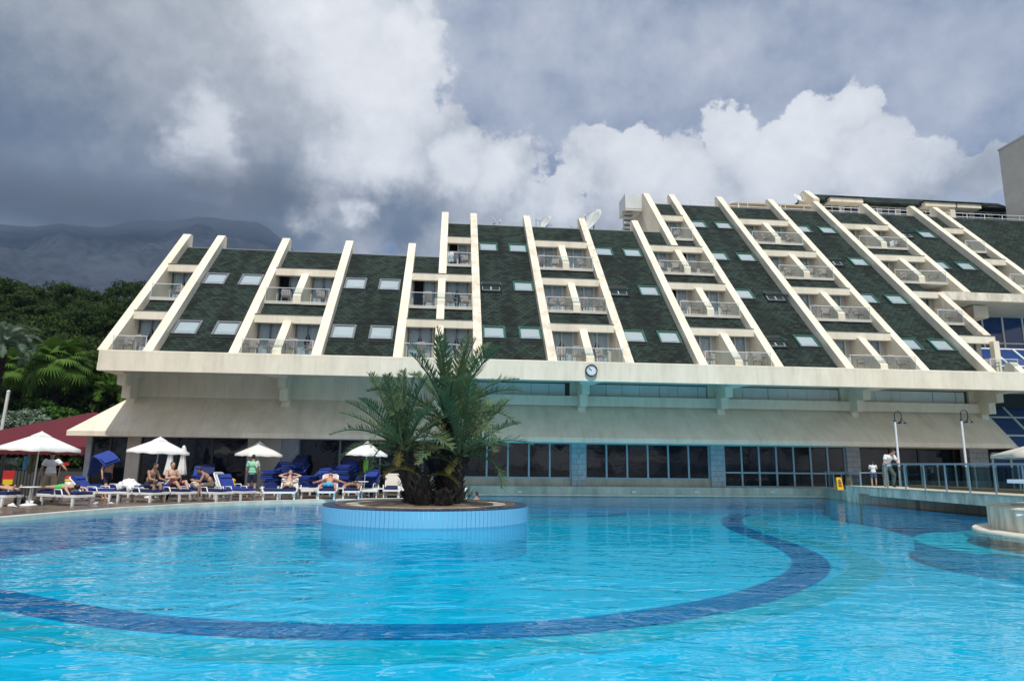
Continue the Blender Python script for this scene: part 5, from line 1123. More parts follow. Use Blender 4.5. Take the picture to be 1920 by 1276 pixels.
Lk = gp(580, 932); lounger(0, 0, -80, 0, 'white sun lounger in front of the leaning pile of blue mattresses', loc=Lk)
Ll = gp(615, 935); hl = -86; lounger(0, 0, hl, 58, 'white sun lounger with tall beige back behind the man in cyan shorts', 'beige_sling', loc=Ll); mattress(Ll.x, Ll.y, .1, hl, 0, 'navy mattress under the man in cyan shorts', short=True)
person('man in cyan shorts and black cap reclining with legs spread over the lounger sides', Ll, hl, (-.02, 0, .56), (-.86, 0, .5), (0, -1, 0), (.7, 0, .5), [((.15, -.9, -.35), (.5, -.35, -.1), (.5, -.3, 0)), ((.15, .9, -.35), (.5, .35, -.1), (.5, .3, 0))], [((.85, -.42, .1), (.3, -.1, -.95), (.9, -.2, 0)), ((.85, .42, .1), (.3, .1, -.95), (.9, .2, 0))], skin='skin_red', wear=(('shorts', 'cloth_cyan'),), cap='cloth_black', headup=(-.5, 0, .85))
Lm = gp(660, 934); hm_ = -86; lounger(0, 0, hm_, 0, 'white sun lounger of the prone woman in a black bikini', loc=Lm); mattress(Lm.x, Lm.y, .1, hm_, 0, 'navy mattress beneath the prone woman in a black bikini')
person('woman in a black bikini lying face down with bent legs towards the pool', Lm, hm_, (.15, 0, .60), (-1, 0, -.04), (0, 1, 0), (0, .4, -.6), [((-.5, .7, 0), (-.8, -.2, 0), (-1, 0, 0)), ((-.5, -.7, 0), (-.8, .2, 0), (-1, 0, 0))], [((.75, .4, -.12), (.8, -.1, -.5), (.6, 0, -.8)), ((.75, -.4, -.12), (.8, .1, -.5), (.6, 0, -.8))], skin='skin_tan', wear=(('briefs', 'cloth_black'), ('bra', 'cloth_black')), female=True, headup=(-1, 0, 0))
Ln = gp(693, 932); lounger(0, 0, -86, 0, 'empty white sun lounger behind the round table with the lime towel', loc=Ln)
Lo = gp(713, 932); tb_ = empty('low_table', (0, 0, 0), 0, 'low white plastic table between two loungers left of the palm', 'table'); MB().box(-.35, .35, -.3, .3, .36, .40).build('table_top', 'white_plastic', tb_)
for x in (-.28, .28):
    for y in (-.24, .24): MB().tube([(x, y, 0), (x*.9, y*.9, .36)], [.03, .024], 6).build('leg', 'white_plastic', tb_)
place(tb_, Lo.x, Lo.y, .1)
Lp = gp(734, 931); lounger(0, 0, -88, 60, 'white sun lounger with raised beige back nearest the palm', 'beige_sling', loc=Lp); mattress(Lp.x, Lp.y, .1, -88, 0, 'navy mattress on the beige backed lounger nearest the palm', short=True)
Lq = gp(762, 932); lounger(0, 0, -88, 55, 'white sun lounger half hidden by the palm trunk', 'beige_sling', loc=(Lq.x, Lq.y))
# second row and stacks of mattresses
Lr = yp(300, 900, .2); lounger(0, 0, 170, 48, 'white sun lounger with raised blue mattress turned away behind the seated man', loc=Lr); mattress(Lr.x, Lr.y, .1, 170, 48, 'blue mattress with raised back turned away behind the seated man', 'fabric_blue')
Ls = yp(352, 900, -.6); lounger(0, 0, -10, 0, 'white sun lounger with flat blue mattress behind the man in dark red trunks', loc=Ls); mattress(Ls.x, Ls.y, .1, -10, 0, 'flat blue mattress behind the man in dark red trunks', 'fabric_blue')
rs = random.Random(5)
def stack(px, py, hd, n, back, desc, step=.085, spread=.07, z0=.0):
    g_ = yp(px, 900, 1.75 if py > 913 else 2.1)
    l_ = lounger(0, 0, hd, back, f'sun lounger under the {desc}', loc=g_)
    for k in range(n):
        a = rs.uniform(-6, 6); o = mattress(g_.x+rs.uniform(-spread, spread), g_.y+rs.uniform(-spread, spread)*.5, .1+.085*k, hd+a, back, f'{ORD[n-1-k]} mattress of the {desc}', 'fabric_blue' if k % 3 else 'fabric_navy', f'mattresses of the {desc}')
stack(380, 915, -75, 7, 34, 'leaning blue stack behind the three seated men', .085, .14)
stack(408, 913, -30, 3, 40, 'small blue pile right of the leaning stack behind the seated men')
stack(517, 914, -98, 9, 32, 'blue stack just right of the man in a mint t-shirt')
stack(552, 912, -100, 13, 32, 'tallest blue stack behind the woman with raised arms')
stack(590, 915, -112, 6, 30, 'leaning blue stack left of the beige raised back')
stack(618, 913, -98, 8, 22, 'blue stack hidden behind the man in cyan shorts')
stack(650, 912, -95, 12, 14, 'flat blue stack behind the prone woman')
stack(690, 914, -100, 6, 26, 'low blue stack behind the table with the lime towel')
# ------------------------------------------------------------------ standing people
q = gp(88, 940)
person('man in white polo, khaki trousers and dark cap standing with a squeegee', q, -75, (0, 0, .92), (.03, 0, 1), (0, -1, 0), (.8, .1, -.6), [((.1, -.35, -1), (.25, -.1, -1), (.1, 0, -1)), ((.3, .75, -.7), (.5, .5, -.5), (.6, .2, -.6))], [((.05, -.28, -1), (-.05, -.22, -1), (1, -.4, 0)), ((.1, .16, -1), (-.08, .1, -1), (1, .3, 0))], skin='skin_tan', wear=(('trousers', 'cloth_khaki'), ('shirt', 'cloth_white')), cap='cloth_black', scale=1.02)
sqg = empty('squeegee', (0, 0, 0), 0, 'long wooden handled red squeegee held upside down by the man in white polo', 'squeegee'); MB().tube([(0, 0, 0), (.12, 0, 1.30)], .016).build('handle', 'wood', sqg); MB().obox((.12, 0, 1.34), (.27, 0, 0), (0, .035, 0), (0, 0, .055)).build('blade', 'red_plastic', sqg); g_ = gp(100, 938); place(sqg, g_.x, g_.y-.05, .1, .15)
q = gp(196, 934)
person('shirtless man in navy shorts walking with a blue mattress over his head', q, -25, (0, 0, .90), (.05, 0, 1), (0, -1, 0), (1, 0, -.2), [((-.05, -.3, -1), (.35, -.15, -.9), (.3, 0, -1)), ((-.45, .25, -1), (.15, -.05, -1), (.3, 0, -1))], [((.42, -.1, -1), (.15, -.05, -1), (1, 0, -.1)), ((-.25, .08, -1), (-.45, .05, -.9), (.7, 0, -.6))], wear=(('shorts', 'cloth_navy'),), skin='skin')
mo = MB(); P_ = [(-.95, .55), (-.62, 1.28), (-.52, 1.47), (-.40, 1.58), (.05, 1.66), (.50, 1.60)]
mo = slab_mesh([(-.62, .35), (-.50, .9), (-.42, 1.42), (-.32, 1.56), (.0, 1.66), (.46, 1.62)], .62, .075); mo.obox((.25, 0, 1.76), (.17, 0, -.01), (0, .27, 0), (0, 0, .03)); o = mo.build('mattress', 'fabric_blue', None, True); o.location = (q.x, q.y, .1); MM = Matrix.Translation((q.x-.08, q.y-.1, 1.68)) @ Matrix.Rotation(R(38), 4, 'X') @ Matrix.Rotation(R(14), 4, 'Y') @ Matrix.Rotation(R(-38), 4, 'Z') @ Matrix.Translation((0, 0, -1.62)); o.matrix_world = MM; tag(o, 'bent bright blue mattress carried over the head of the walking man', 'mattress', 'blue lounger mattresses')
q = gp(470, 931)
person('man in mint t-shirt and navy shorts standing with his back to the camera', q, 88, (0, 0, .93), (0, 0, 1), (0, -1, 0), (1, 0, -.4), [((.1, -.3, -1), (.45, .15, -.8), (.5, .2, -.6)), ((.1, .3, -1), (.45, -.15, -.8), (.5, -.2, -.6))], [((.02, -.08, -1), (-.02, -.03, -1), (1, -.3, 0)), ((.02, .08, -1), (-.02, .04, -1), (1, .35, 0))], wear=(('shorts', 'cloth_navy'), ('shirt', 'cloth_mint')), scale=1.02)
heap('shoulder_towel', 'beige towel slung over the shoulder of the man in mint t-shirt', 'towel', [((0, 0, 0), (.07, .10, .06)), ((.01, -.10, -.12), (.08, .03, .12)), ((0, -.11, -.22), (.05, .03, .06))], 'beige_sling', (q.x+.17, q.y-.03, 1.58))
q = gp(1724, 908, .78); cz = .78; q = fr(A0, 1.75, 1.3)
person('dark-haired man in white t-shirt and grey trousers leaning over on the footbridge', q, -95, (0, 0, .90), (.18, .05, 1), (0, -1, 0), (.6, .5, -.7), [((.15, -.35, -1), (.35, .2, -.85), (.2, 0, -1)), ((.3, .35, -.9), (.4, .0, -.85), (.2, 0, -1))], [((.05, -.10, -1), (-.05, 0, -1), (1, -.1, 0)), ((.35, .38, -.95), (-.15, -.12, -1), (1, .3, 0))], skin='skin', wear=(('trousers', 'cloth_grey'), ('shirt', 'cloth_white')), bend=(.5, .2, .9), headup=(.5, .35, .8), z=.78)
q = fr(A0, 1.0, 1.5)
person('small child in pale shirt and denim shorts beside the man on the footbridge', q, 60, (0, 0, .93), (0, 0, 1), (0, -1, 0), (1, 0, -.1), [((.5, -.2, -.8), (.9, .3, .3), (1, 0, 0)), ((.5, .2, -.8), (.9, -.3, .3), (1, 0, 0))], [((.0, -.08, -1), (0, 0, -1), (1, 0, 0)), ((.0, .1, -1), (0, 0, -1), (1, 0, 0))], wear=(('shorts', 'cloth_denim'), ('shirt', 'cloth_white')), z=.78, scale=.64)
q = gp(893, 940, 0)
person('bare-shouldered man standing shoulder deep in the pool right of the island', q, 150, (0, 0, -.42), (0, 0, 1), (0, -1, 0), (1, .2, 0), [((.1, -.4, -1), (.5, 0, -.8), (1, 0, 0)), ((.1, .4, -1), (.5, 0, -.8), (1, 0, 0))], [((.5, -.1, -.6), (-.5, 0, -.3), (-1, 0, 0)), ((.5, .1, -.6), (-.5, 0, -.3), (-1, 0, 0))], skin='skin_red', wear=(('shorts', 'cloth_navy'),), z=0)
q = gp(772, 934); person('tanned man sitting low behind the palm trunks, mostly hidden', (q.x+.15, q.y), -60, (0, 0, .25), (.1, 0, 1), (0, -1, 0), (1, 0, -.3), [((.4, -.2, -.8), (.9, .2, 0), (1, 0, 0)), ((.4, .2, -.8), (.9, -.2, 0), (1, 0, 0))], [((.7, -.15, .7), (.5, 0, -.9), (1, 0, 0)), ((.7, .15, .7), (.5, 0, -.9), (1, 0, 0))], skin='skin_tan', wear=(('shorts', 'cloth_camo'),))
# ------------------------------------------------------------------ small things on the deck
q = gp(308, 938); heap('backpack', 'black backpack with white emblem on the deck between two loungers', 'backpack', [((0, 0, .22), (.16, .12, .22)), ((.0, -.06, .12), (.13, .1, .12)), ((0, .02, .42), (.1, .08, .08))], 'cloth_black', (q.x, q.y, .1))
MB().tube([(q.x-.09, q.y-.16, .40), (q.x-.04, q.y-.175, .35), (q.x+.03, q.y-.175, .37), (q.x+.10, q.y-.16, .45)], [.006, .016, .012, .004], 6).build('emblem', 'frame_white', bpy.data.objects['backpack']); eo = bpy.data.objects['emblem']; eo.location = (-q.x, -q.y, -.1)
q = gp(36, 945); heap('beach_bag', 'round black bag under the table at the left edge', 'bag', [((0, 0, .15), (.19, .15, .16)), ((.02, 0, .30), (.12, .1, .06))], 'cloth_black', (q.x, q.y, .1))
q = gp(69, 946); heap('beach_bag', 'small dark green bag right of the table base at the left edge', 'bag', [((0, 0, .08), (.12, .1, .09))], 'cloth_olive', (q.x, q.y, .1))
q = gp(21, 950); heap('cap', 'white cap lying on the deck near the left edge', 'hat', [((0, 0, .05), (.10, .10, .07)), ((.08, 0, .02), (.08, .08, .02))], 'cloth_white', (q.x, q.y, .1))
for i, (px, py) in enumerate(((353, 939), (362, 939), (180, 944), (208, 944))):
    q = gp(px, py); o = MB().obox((0, 0, .02), (.13, 0, 0), (0, .045, 0), (0, 0, .012)).obox((.03, 0, .05), (.015, 0, 0), (0, .045, 0), (0, 0, .012)).build('slipper', 'cloth_white' if i != 1 else 'cloth_black'); o.location = (q.x, q.y, .1); o.rotation_euler = (0, 0, i*.8)
    tag(o, ['white slipper by the feet of the man in dark red trunks', 'black slipper by the feet of the man in dark red trunks', 'white slipper under the bright blue raised lounger', 'white slipper behind the feet of the walking man'][i], 'slipper')
q = gp(128, 928); tr = empty('waste_bin', (0, 0, 0), 0, 'grey bin with red and yellow lid behind the bright blue lounger', 'bin'); MB().lathe([(.17, 0), (.19, .62), (.001, .62)], 20).build('bin_body', 'strip_panel', tr); MB().lathe([(.20, .60), (.20, .70), (.001, .70)], 20).build('lid_ring', 'yellow_plastic', tr); MB().lathe([(.21, .70), (.19, .80), (.001, .82)], 20).build('lid', 'red_plastic', tr); place(tr, q.x, q.y, .1)
ct = gp(58, 928); cn_ = empty('bar_counter', (0, 0, 0), 0, 'black slatted counter behind the parasol at the left edge', 'counter'); MB().box(-.75, .75, .05, .55, 0, 1.05).build('counter_body', 'cloth_black', cn_); MB().box(-.8, .8, 0, .6, 1.05, 1.1).build('counter_top', 'black_metal', cn_)
for i in range(12): MB().box(-.73+.125*i, -.64+.125*i, .02, .049, .03, 1.03).build('slat', 'trim_dark', cn_)
place(cn_, ct.x, ct.y, .1, .1)
c3_ = gp(160, 918); k_ = empty('bar_counter', (0, 0, 0), 0, 'long dark counter under the red marquee', 'counter'); MB().box(-2.6, 1.0, 0, .5, 0, 1.0).build('counter_body', 'trim_dark', k_); MB().box(-2.65, 1.05, -.05, .55, 1.0, 1.05).build('counter_top', 'black_metal', k_); place(k_, c3_.x, c3_.y, .1)
def hang(name, label, px0, px1, py0, py1, Y, m_):
    a = yp(px0, py0, Y); b = yp(px1, py1, Y); vs = []; nx, nz = 8, 8
    for j in range(nz+1):
        for i in range(nx+1): t = j/nz; vs.append((a.x+(b.x-a.x)*(i/nx), Y+.06*math.sin(i*1.7)+.02*math.sin(j), a.z+(b.z-a.z)*t-.05*math.sin(i*.8)))
    o = MB().add(vs, [(j*(nx+1)+i, j*(nx+1)+i+1, (j+1)*(nx+1)+i+1, (j+1)*(nx+1)+i) for j in range(nz) for i in range(nx)], True).build(name, m_); md = o.modifiers.new('t', 'SOLIDIFY'); md.thickness = .02; return tag(o, label, 'towel')
hang('hanging_towel', 'sky blue towel hanging from the parasol at the left edge', 45, 56, 853, 880, p1.y+.3, 'cloth_sky'); hang('hanging_towel', 'olive towel hanging from the parasol at the left edge', 55, 66, 851, 886, p1.y+.25, 'cloth_olive')
hang('hanging_towel', 'lime green towel hanging on the pole of the parasol left of the palm', 682, 689, 862, 883, p4.y-.1, 'cloth_lime'); hang('hanging_towel', 'dark towel hanging on the pole of the parasol left of the palm', 674, 681, 862, 892, p4.y-.05, 'cloth_black')
q = gp(17, 925); kt = empty('snack_cart', (0, 0, 0), 0, 'red and yellow wheeled cart beside the black counter at the left edge', 'cart'); MB().box(-.25, .25, -.2, .2, .45, 1.0).build('cart_body', 'red_plastic', kt); MB().box(-.2, .2, -.22, .18, .35, .62).build('cart_tray', 'yellow_plastic', kt); MB().box(-.24, .24, -.15, .15, 1.0, 1.55).build('cart_case', 'pane_glass', kt)
for x in (-.22, .22):
    MB().tube([(x+.2*math.cos(t*.52), -.24, .2+.2*math.sin(t*.52)) for t in range(13)], .022, 6, False).build('wheel', 'black_metal', kt)
place(kt, q.x, q.y, .1)
q = gp(861, 938, .1); ps = MB().obox((0, 0, .22), (.22, 0, .0), (0, .08, .28), (0, -.03, .01)).build('white_board', 'white_plastic', None); ps.location = (gp(868, 936).x, 0, .05); ps.location.y = gp(868, 934).y; tag(ps, 'white board leaning at the pool corner right of the palm trunks', 'board')
# marquee at far left
mq = empty('red_marquee', (-22, 9, 0), 0, 'dark red canvas marquee with scalloped valance left of the hotel', 'marquee')
x0, x1, y0, y1, ze, zr = -26.3, -17.9, 5.2, 13.5, 2.25, 4.3
rf_ = MB().add([(x0, y0, ze), (x1, y0, ze), (x1, y1, ze), (x0, y1, ze), (-20.3, 9.3, zr), (x1-2.2, 9.3, zr)], [(0, 1, 5, 4), (1, 2, 5), (2, 3, 4, 5), (3, 0, 4)]); rf_.build('roof', 'red_canvas', mq)
vl = MB(); n = 60
vs = [(x0+(x1-x0)*i/n, y0-.02, ze) for i in range(n+1)]+[(x0+(x1-x0)*i/n, y0-.02, ze-.38-.06*abs(math.sin(i*1.57))) for i in range(n+1)]
vl.add(vs, [(i, i+1, n+2+i, n+1+i) for i in range(n)]); vs = [(x1+.02, y0+(y1-y0)*i/n, ze) for i in range(n+1)]+[(x1+.02, y0+(y1-y0)*i/n, ze-.38-.06*abs(math.sin(i*1.57))) for i in range(n+1)]; vl.add(vs, [(i, i+1, n+2+i, n+1+i) for i in range(n)]); vl.build('valance', 'red_canvas', mq)
for x, y in ((x1-.2, y0+.1), (x1-4.5, y0+.1), (x0+4, y0+.1), (x1-.2, y1-.2), (x1-4.5, y1-.2)): MB().box(x-.06, x+.06, y-.06, y+.06, .1, ze).build('post', 'black_metal', mq)
gpole = empty('green_pole', (0, 0, 0), 0, 'pale green tall pole among the trees at the left edge', 'pole'); a = yp(16, 735, 10); b = yp(0, 850, 10); MB().tube([(b.x-.2, 10, 0), (a.x, 10, a.z)], .09).build('post', 'strip_panel', gpole); MB().ball((a.x, 10, a.z+.03), .10).build('cap', 'strip_panel', gpole)
# ================================================================== vegetation
def crown_mesh(seed, rx, rz, clumps, per, ls, mat_, pine=False):
    rd = np.random.default_rng(seed); V = []; 
    for k in range(clumps):
        a = rd.uniform(0, 2*np.pi); u = rd.uniform(-.75, 1); rr = (rd.uniform(.45, 1)**.5); s = np.sqrt(max(0, 1-u*u)); c = np.array([rx*rr*s*np.cos(a), rx*rr*s*np.sin(a), rz*rr*u+rz])
        cr_ = rd.uniform(.16, .30)*rx; d = rd.normal(size=(per, 3)); d /= np.linalg.norm(d, axis=1)[:, None]; p = c+d*cr_*rd.uniform(.5, 1, (per, 1))*np.array([1, 1, .75])
        ax = rd.normal(size=(per, 3)); ax /= np.linalg.norm(ax, axis=1)[:, None]; bx_ = np.cross(ax, d+.3*rd.normal(size=(per, 3))); bx_ /= np.linalg.norm(bx_, axis=1)[:, None]+1e-9
        sz = ls*rd.uniform(.6, 1.3, (per, 1)); q = np.stack([p-ax*sz, p-bx_*sz*.5, p+ax*sz, p+bx_*sz*.5], 1); V.append(q.reshape(-1, 3))
    V = np.concatenate(V); n = len(V)//4; me = bpy.data.meshes.new('crown'); me.vertices.add(len(V)); me.vertices.foreach_set('co', V.astype('f').ravel()); me.loops.add(n*4); me.loops.foreach_set('vertex_index', np.arange(n*4, dtype='i')); me.polygons.add(n); me.polygons.foreach_set('loop_start', np.arange(n, dtype='i')*4); me.polygons.foreach_set('loop_total', np.full(n, 4, 'i')); me.update(); me.validate(); me.materials.append(P(mat_)); return me
CR = [crown_mesh(1, 2.6, 3.0, 70, 260, .11, 'leaf_dark'), crown_mesh(2, 3.1, 2.6, 80, 260, .11, 'leaf_dark'), crown_mesh(3, 2.2, 3.6, 70, 260, .10, 'leaf_pine'), crown_mesh(4, 2.8, 3.2, 80, 260, .10, 'leaf_dark')]
TR = MB(); TR.use('bark').tube([(0, 0, -.5), (.1, .1, 2), (0, .2, 4.5)], [.28, .22, .1], 8)
for a in range(5): TR.tube([(0, .1, 1.8+.4*a), (1.3*math.cos(a*2.3), 1.3*math.sin(a*2.3), 3.2+.5*a)], [.10, .03], 5)
TRM = TR.mesh('trunk')
def hill_z(x, y): t = min(1, max(0, (y-16)/46)); s = min(1, max(0, (-12-x)/14)); return (t*t*(3-2*t)*13.0+.6*math.sin(x*.2)+.5*math.sin(y*.31+1))*(.35+.65*s)-.2
hv = []; nx, ny = 46, 30
for j in range(ny+1):
    for i in range(nx+1): x = -120+115*i/nx; y = 15+110*j/ny; hv.append((x, y, hill_z(x, y)))
tag(MB().add(hv, [(j*(nx+1)+i, j*(nx+1)+i+1, (j+1)*(nx+1)+i+1, (j+1)*(nx+1)+i) for j in range(ny) for i in range(nx)], True).build('hillside', 'hill_soil'), kind='structure')
def tree(x, y, z, s, label, group, v, rz):
    o = empty('tree', (x, y, z), rz, label, 'tree', group); c_ = link('crown', CR[v], o, (0, 0, 2.0)); link('trunk', TRM, o); o.scale = (s, s, s*random.uniform(.9, 1.12)); return o
rt_ = random.Random(21); cnt = 0; HL = ['dark green tree at the foot of the wooded hill behind the palms', 'dark green tree on the lower slope of the wooded hill', 'dark green tree low on the middle slope of the wooded hill', 'dark green tree high on the middle slope of the wooded hill', 'dark green tree just below the crest of the wooded hill', 'dark green tree on the crest of the wooded hill against the mountain']
for j, (Y, n_, s_) in enumerate(((25, 10, .95), (32, 11, 1.0), (39, 12, 1.05), (46, 13, 1.1), (53, 14, 1.15), (60, 15, 1.2))):
    for i in range(n_):
        k = (Y+32); x = k*(-.70+.32*(i+rt_.uniform(.1, .9))/n_); y = Y+rt_.uniform(-2.5, 2.5)
        tree(x, y, hill_z(x, y), s_*rt_.uniform(.85, 1.2), HL[j], 'dark green trees on the wooded hillside, row %d' % (j+1), rt_.randrange(4), rt_.uniform(0, 6))
# bushes below
LB = crown_mesh(9, 1.3, .9, 50, 60, .12, 'leaf_light'); DB = crown_mesh(10, 1.5, 1.0, 60, 60, .12, 'leaf_dark'); GB = crown_mesh(12, 1.5, .9, 60, 60, .12, 'frond_grey')
for i, (px, py, Y, me, s, lb) in enumerate(((112, 790, 15, LB, 1., 'bright yellow-green bush below the fan palm'), (80, 770, 16, LB, .8, 'small bright green bush between the two fan palms'), (60, 800, 14.5, GB, 1.2, 'grey-green feathery bush above the red marquee'), (20, 790, 17, DB, 1.5, 'dark bush at the left edge above the red marquee'), (150, 790, 19, DB, 1.5, 'dark bush behind the tip of the white canopy'), (190, 770, 20, DB, 1.6, 'dark bush under the feather palm by the hotel corner'), (5, 850, 15.5, DB, 1.2, 'low hedge seen under the red marquee at the far left'), (60, 860, 15.5, DB, 1.2, 'low hedge seen under the red marquee behind the counter'), (120, 860, 15.5, DB, 1.2, 'low hedge seen under the red marquee beside the white polo man'), (155, 862, 15.8, DB, 1.1, 'low hedge seen under the marquee next to the corner pillar'))):
    p = yp(px, py, Y); o = link('bush', me, None, (p.x, Y, p.z-.9*s)); o.scale = (s, s, s); tag(o, lb, 'bush')
def fan_leaf_mesh(seed):
    rd = random.Random(seed); mb = MB().use('fan_leaf'); mb.tube([(0, 0, 0), (.5, 0, .5), (.95, 0, .62)], [.03, .022, .015], 5); c_ = Vector((.95, 0, .62)); n = 26
    for k in range(n):
        a = R(-125+250*k/(n-1)); d = Vector((math.cos(a)*.95, math.sin(a), -.10-.12*abs(math.sin(a)))).normalized(); l = rd.uniform(.75, .95)*(1 if abs(a) < 1.5 else .8); s = Vector((-math.sin(a), math.cos(a), 0))*.045
        m_ = c_+d*l*.55; t_ = c_+d*l+Vector((0, 0, -.28*l)); mb.add([c_, m_-s, t_, m_+s], [(0, 1, 2, 3)])
    return mb.mesh('leaf')
FL = [fan_leaf_mesh(1), fan_leaf_mesh(2)]
def fan_palm(px, py, Y, s, label):
    p = yp(px, py, Y); o = empty('fan_palm', (p.x, Y, 0), 0, label, 'palm tree'); H = p.z; stem_mesh((0, 0, 0), (0, 0, H), .16, .20, int(px), .0).build('trunk', None, o).location = (0, 0, 0); rd = random.Random(int(px))
    for k in range(34):
        q = link('leaf', FL[k % 2], o, (0, 0, H)); q.rotation_euler = (Matrix.Rotation(k*2.4, 3, 'Z') @ Matrix.Rotation(R(-48+115*(k/34)), 3, 'Y')).to_euler(); f = s*rd.uniform(.85, 1.1); q.scale = (f, f, f)
fan_palm(110, 690, 17, 1.35, 'fan palm with shaggy trunk in front of the wooded hill'); fan_palm(38, 702, 18, 1.25, 'fan palm half behind the large grey-green feather palm')
def feather_palm(px, py, Y, s, n, meshes, label, t0=10, t1=95):
    p = yp(px, py, Y); o = empty('feather_palm', (p.x, Y, 0), 0, label, 'palm tree'); H = p.z; stem_mesh((0, 0, 0), (0, 0, H), .24, .2, int(px+3)).build('trunk', None, o).location = (0, 0, 0); rd = random.Random(int(px+9))
    for k in range(n):
        q = link('frond', meshes[k % len(meshes)], o, (0, 0, H)); orient(q, k*2.4, R(t0+(t1-t0)*(k/n)), rd.uniform(-.3, .3)); f = s*rd.uniform(.85, 1.1); q.scale = (f, f, f)
FG = [frond_mesh('frond', 2.5, R(95), 21, ('frond_grey',), 46, .03, .6), frond_mesh('frond', 2.5, R(120), 22, ('frond_grey',), 46, .03, .6)]
FY = [frond_mesh('frond', 2.4, R(80), 23, ('fan_leaf',), 34, .035, .55), frond_mesh('frond', 2.4, R(105), 24, ('fan_leaf',), 34, .035, .55)]
feather_palm(6, 645, 13, .9, 36, FG, 'large grey-green feather palm at the left edge'); feather_palm(212, 735, 19, 1.1, 22, FY, 'yellow-green feather palm beside the hotel corner', 15, 100)
# potted plant in the dark doorway and trees behind the camera (seen in the glass)
q = yp(1622, 880, 4.6); tuft('palm_plant', 'yellowish leafy plant in the dark doorway right of the low glass bay', (q.x, 4.9, .5), 90, 1.3, .8, 'frond_old', 8, .04)
for i in range(15):
    x = -45+7.2*i+rt_.uniform(-1.5, 1.5); y = -66+rt_.uniform(-4, 4); tree(x, y, -.2, 1.55*rt_.uniform(.75, 1.2), 'tall dark tree mirrored in the hotel glass beyond the near pool side', 'trees beyond the near side of the pool', rt_.randrange(4), rt_.uniform(0, 6))
struct('near_deck', MB().box(-60, 60, -75, -31.2, FZ-.1, .1), 'paving')
for i, (x, y) in enumerate(((-9, -37), (-4, -41), (3, -38), (9, -37), (14, -40), (20, -37.5), (25, -41), (32, -38))):
    parasol(x, y, 1.5, 2.6, 1.9, 'white parasol on the near deck seen only mirrored in the glass front', .3*i, 0, group='parasols on the near deck')
# far mountain
prof_ = [(-900, 560), (-400, 470), (0, 424), (60, 425), (115, 416), (180, 424), (250, 414), (310, 420), (372, 408), (430, 414), (487, 421), (518, 441), (560, 476), (640, 530), (760, 600), (900, 660), (1200, 740), (1500, 800)]
from mathutils import noise as mnoise
mv = []; NU, NV_ = 170, 60
for j in range(NV_+1):
    v = j/NV_; d_ = 1100+1500*v
    for i in range(NU+1):
        px = -900+2400*i/NU; k = 0
        while k < len(prof_)-2 and prof_[k+1][0] < px: k += 1
        (xa, ya), (xb, yb_) = prof_[k], prof_[k+1]; py = ya+(yb_-ya)*min(1, max(0, (px-xa)/(xb-xa))); r_ = ray(px, py); hz = math.hypot(r_.x, r_.y); top = r_.z/hz*2600
        x = r_.x/hz*d_; y = r_.y/hz*d_-CD; nz = mnoise.ridged_multi_fractal(Vector((x/260, y/260, 3)), .9, 2.1, 6, 1., 2.)*.10+mnoise.fractal(Vector((x/60, y/60, 1)), 1., 2., 4)*.03
        h = top*(v**.85)*(1+(nz-.1)*(1.0 if v < .75 else .18)); mv.append((x, y, h))
tag(MB().add(mv, [(j*(NU+1)+i, j*(NU+1)+i+1, (j+1)*(NU+1)+i+1, (j+1)*(NU+1)+i) for j in range(NV_) for i in range(NU)], True).build('mountain', mat('rock', (.030, .036, .045), .95, col2=(.005, .009, .012), vs=.045, bump=0).name), kind='structure')  # rock colour darkened to stand for the cloud shadow on the mountain
cm_ = bpy.data.materials.new('cloud'); cm_.use_nodes = True; t = cm_.node_tree; t.nodes.remove(t.nodes['Principled BSDF']); pv = t.nodes.new('ShaderNodeVolumePrincipled'); pv.inputs['Color'].default_value = (.34, .40, .50, 1)  # dark volume colour carries the shade on these low clouds
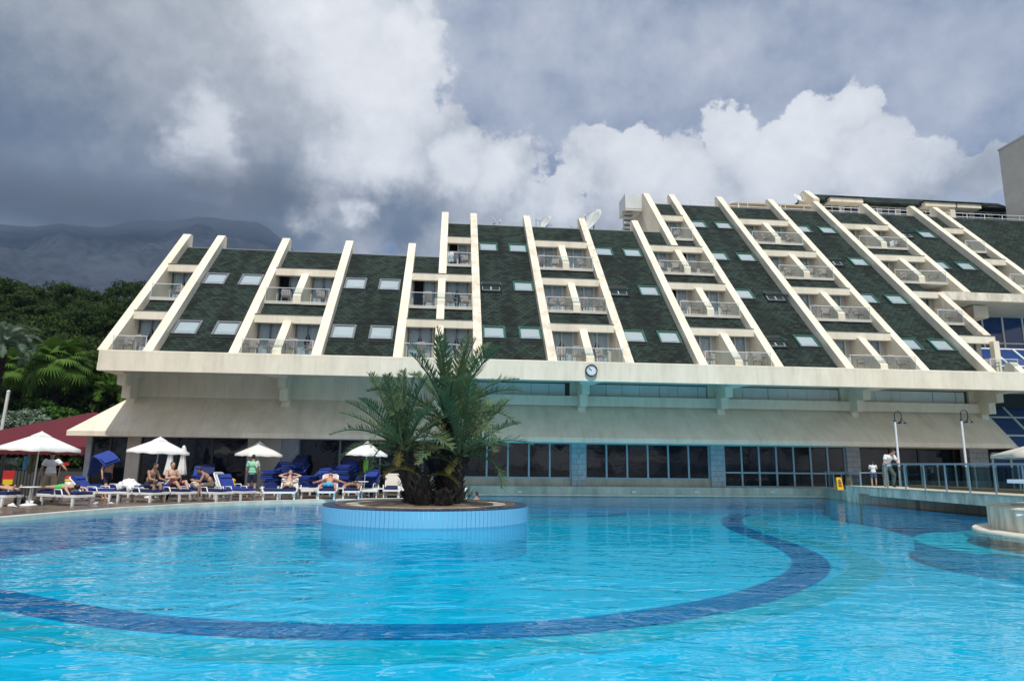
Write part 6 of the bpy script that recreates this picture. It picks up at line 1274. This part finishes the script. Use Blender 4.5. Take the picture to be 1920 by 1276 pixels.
g = t.nodes.new('ShaderNodeTexCoord'); ln = t.nodes.new('ShaderNodeVectorMath'); ln.operation = 'LENGTH'; t.links.new(g.outputs['Object'], ln.inputs[0]); n = t.nodes.new('ShaderNodeTexNoise'); n.inputs['Scale'].default_value = 2.6; n.inputs['Detail'].default_value = 4; t.links.new(g.outputs['Object'], n.inputs[0])
s1 = t.nodes.new('ShaderNodeMath'); s1.operation = 'MULTIPLY_ADD'; t.links.new(n.outputs[0], s1.inputs[0]); s1.inputs[1].default_value = 1.3; s1.inputs[2].default_value = .22; s2 = t.nodes.new('ShaderNodeMath'); s2.operation = 'SUBTRACT'; t.links.new(s1.outputs[0], s2.inputs[0]); t.links.new(ln.outputs['Value'], s2.inputs[1])
s3 = t.nodes.new('ShaderNodeMapRange'); t.links.new(s2.outputs[0], s3.inputs[0]); s3.inputs[1].default_value = 0; s3.inputs[2].default_value = .5; s3.inputs[3].default_value = 0; s3.inputs[4].default_value = .007; t.links.new(s3.outputs[0], pv.inputs['Density']); t.links.new(pv.outputs[0], t.nodes['Material Output'].inputs['Volume']); MATS['cloud'] = cm_
def cloud(px, py, d, rx, ry, rz, label):
    r_ = ray(px, py); r_ = r_*(d/math.hypot(r_.x, r_.y)); o = MB().ball((0, 0, 0), 1., u=32, vv=20).build('cloud', 'cloud'); o.location = CAM+r_; o.scale = (rx, ry, rz); o.rotation_euler = (0, 0, -math.atan2(r_.x, r_.y)); o['kind'] = 'stuff'; o['label'] = label
cloud(150, 374, 2250, 820, 260, 125, 'dark low cloud lying over the crest of the mountain'); cloud(470, 352, 2300, 420, 220, 110, 'dark low cloud over the right shoulder of the mountain'); cloud(215, 508, 1500, 105, 60, 42, 'small wisp of mist on the mountain slope above the trees')
HAZE = True
if HAZE:
    hm_ = bpy.data.materials.new('haze'); hm_.use_nodes = True; t = hm_.node_tree; t.nodes.remove(t.nodes['Principled BSDF']); pv = t.nodes.new('ShaderNodeVolumePrincipled'); pv.inputs['Color'].default_value = (.36, .58, .98, 1); pv.inputs['Density'].default_value = .00013; pv.inputs['Anisotropy'].default_value = .1; t.links.new(pv.outputs[0], t.nodes['Material Output'].inputs['Volume']); MATS['haze'] = hm_
    o = MB().box(-3050, 3050, -410, 3050, -2.3, 1150).build('haze', 'haze'); o['kind'] = 'stuff'
